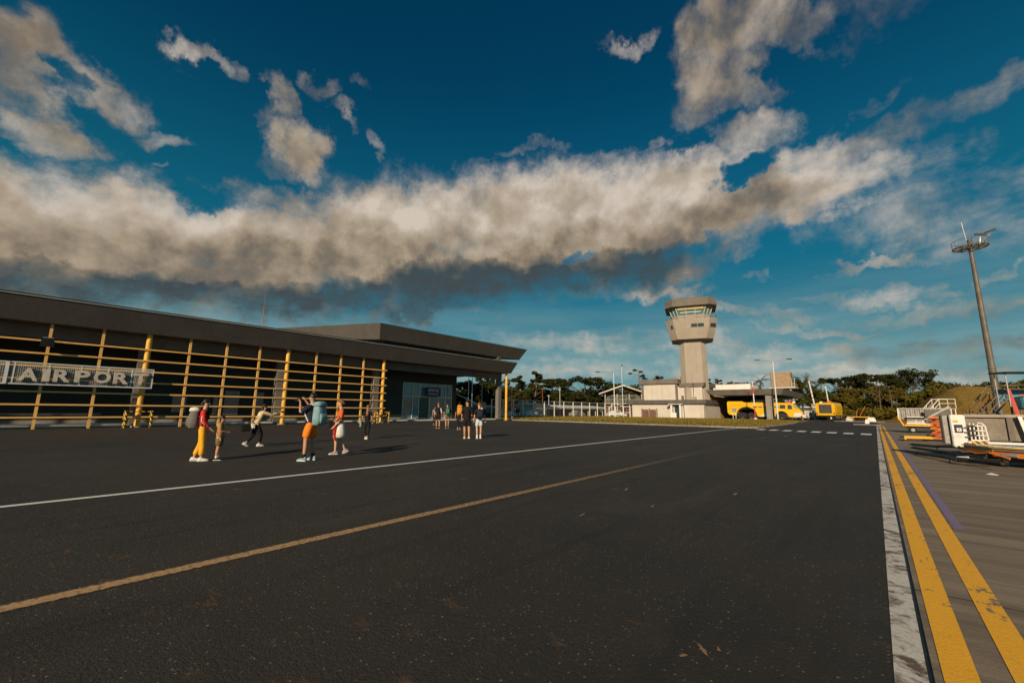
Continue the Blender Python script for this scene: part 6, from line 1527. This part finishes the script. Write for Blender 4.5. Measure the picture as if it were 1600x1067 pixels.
# woman in black with long hair
p = person('long haired person in black walking away between the bars and the coral top', (-18.2,10.6), (-.72,.69), 1.55, dict(anL=(-.05,.05,.09), anR=(.05,-.05,.09)), hair='hair_brown', hairlen=.50, top='black', sleeve=.45, bottom='black', legs='trousers', shoes='white', width=.92, top_len=.15)
bag('teal shopping bag hanging from the hand of the long haired person in black', p, (-.33,.05,.80), 'teal', (.10,.22,.34), [(-.30,.05,.98),(-.26,.07,1.05)], 'shopping_bag')
# walkers heading for the doors
fw = (-.80,.60)
p = person('person in black top and dark shorts with a pale scarf, leftmost of the walkers', (-25.0,20.4), fw, 1.85, dict(anL=(-.09,.10,.09), knL=(-.10,.09,.5), anR=(.09,-.12,.10)), hair='hair_brown', hairlen=.05, top='black', sleeve=.5, bottom='black', legs='shorts', shoes='black')
b = MB(); b.loft([[(.10,-.15,1.42),(.2,-.10,1.40),(.2,-.08,1.40),(.1,-.12,1.42)],[(.17,-.19,1.10),(.27,-.14,1.08),(.27,-.12,1.08),(.17,-.17,1.1)]]); b.build('scarf', CL['white'], p[0], world=False)
p = person('walker in dark shirt wearing the green pack and tan shorts', (-24.6,20.95), fw, 1.82, dict(anR=(.09,.12,.09), knR=(.10,.09,.5), anL=(-.09,-.12,.10)), hair='hair_black', top='black', sleeve=.5, bottom='khaki', legs='brief', shoes='black')
backpack('green backpack on the second walker from the left', p, 'green', (.30,.18,.46))
p = person('walker in dark clothes carrying the amber pack', (-22.6,20.35), fw, 1.80, dict(anR=(.08,.10,.09), anL=(-.08,-.08,.09)), hair='hair_black', top='black', sleeve=.5, bottom='black', legs='trousers', shoes='grey')
backpack('amber orange backpack on the middle walker', p, 'amber', (.36,.22,.60), (0,-.25,1.30), lid='amber')
p = person('walker in long loose black shirt with bare calves and pale shoes', (-15.4,14.4), fw, 1.86, dict(anL=(-.09,.10,.09), knL=(-.10,.08,.5), anR=(.09,-.14,.11), wrR=(.22,.14,.95)), hair='hair_black', top='black', sleeve=.55, top_len=.16, bottom='black', legs='long_shorts', shoes='beige', width=1.12)
p = person('walker in pale grey shorts and white shoes, rightmost of the walkers', (-15.03,14.87), fw, 1.72, dict(anR=(.09,.04,.09), anL=(-.09,-.03,.09), elR=(.26,0,1.16), wrR=(.30,.02,.92)), skin='skin2', hair='hair_brown', top='black', sleeve=.5, bottom='palegrey', legs='shorts', shoes='white', socks='white', width=1.0)
backpack('dark navy backpack with a red patch on the rightmost walker', p, 'navy', (.34,.18,.46))
p = person('person in a dark cap like hair and lilac top waiting at the glass doors', (-30.6,24.6), (-.9,.4), 1.66, None, hair='hair_black', top='lilac', sleeve=.5, bottom='black', legs='trousers', shoes='black')
p = person('person in a white top standing under the porch by the grey pier', (-42.0,42.0), (.3,-.9), 1.70, None, hair='hair_black', top='white', sleeve=.5, bottom='navy', legs='trousers', shoes='black')
p[0].location.z = .19
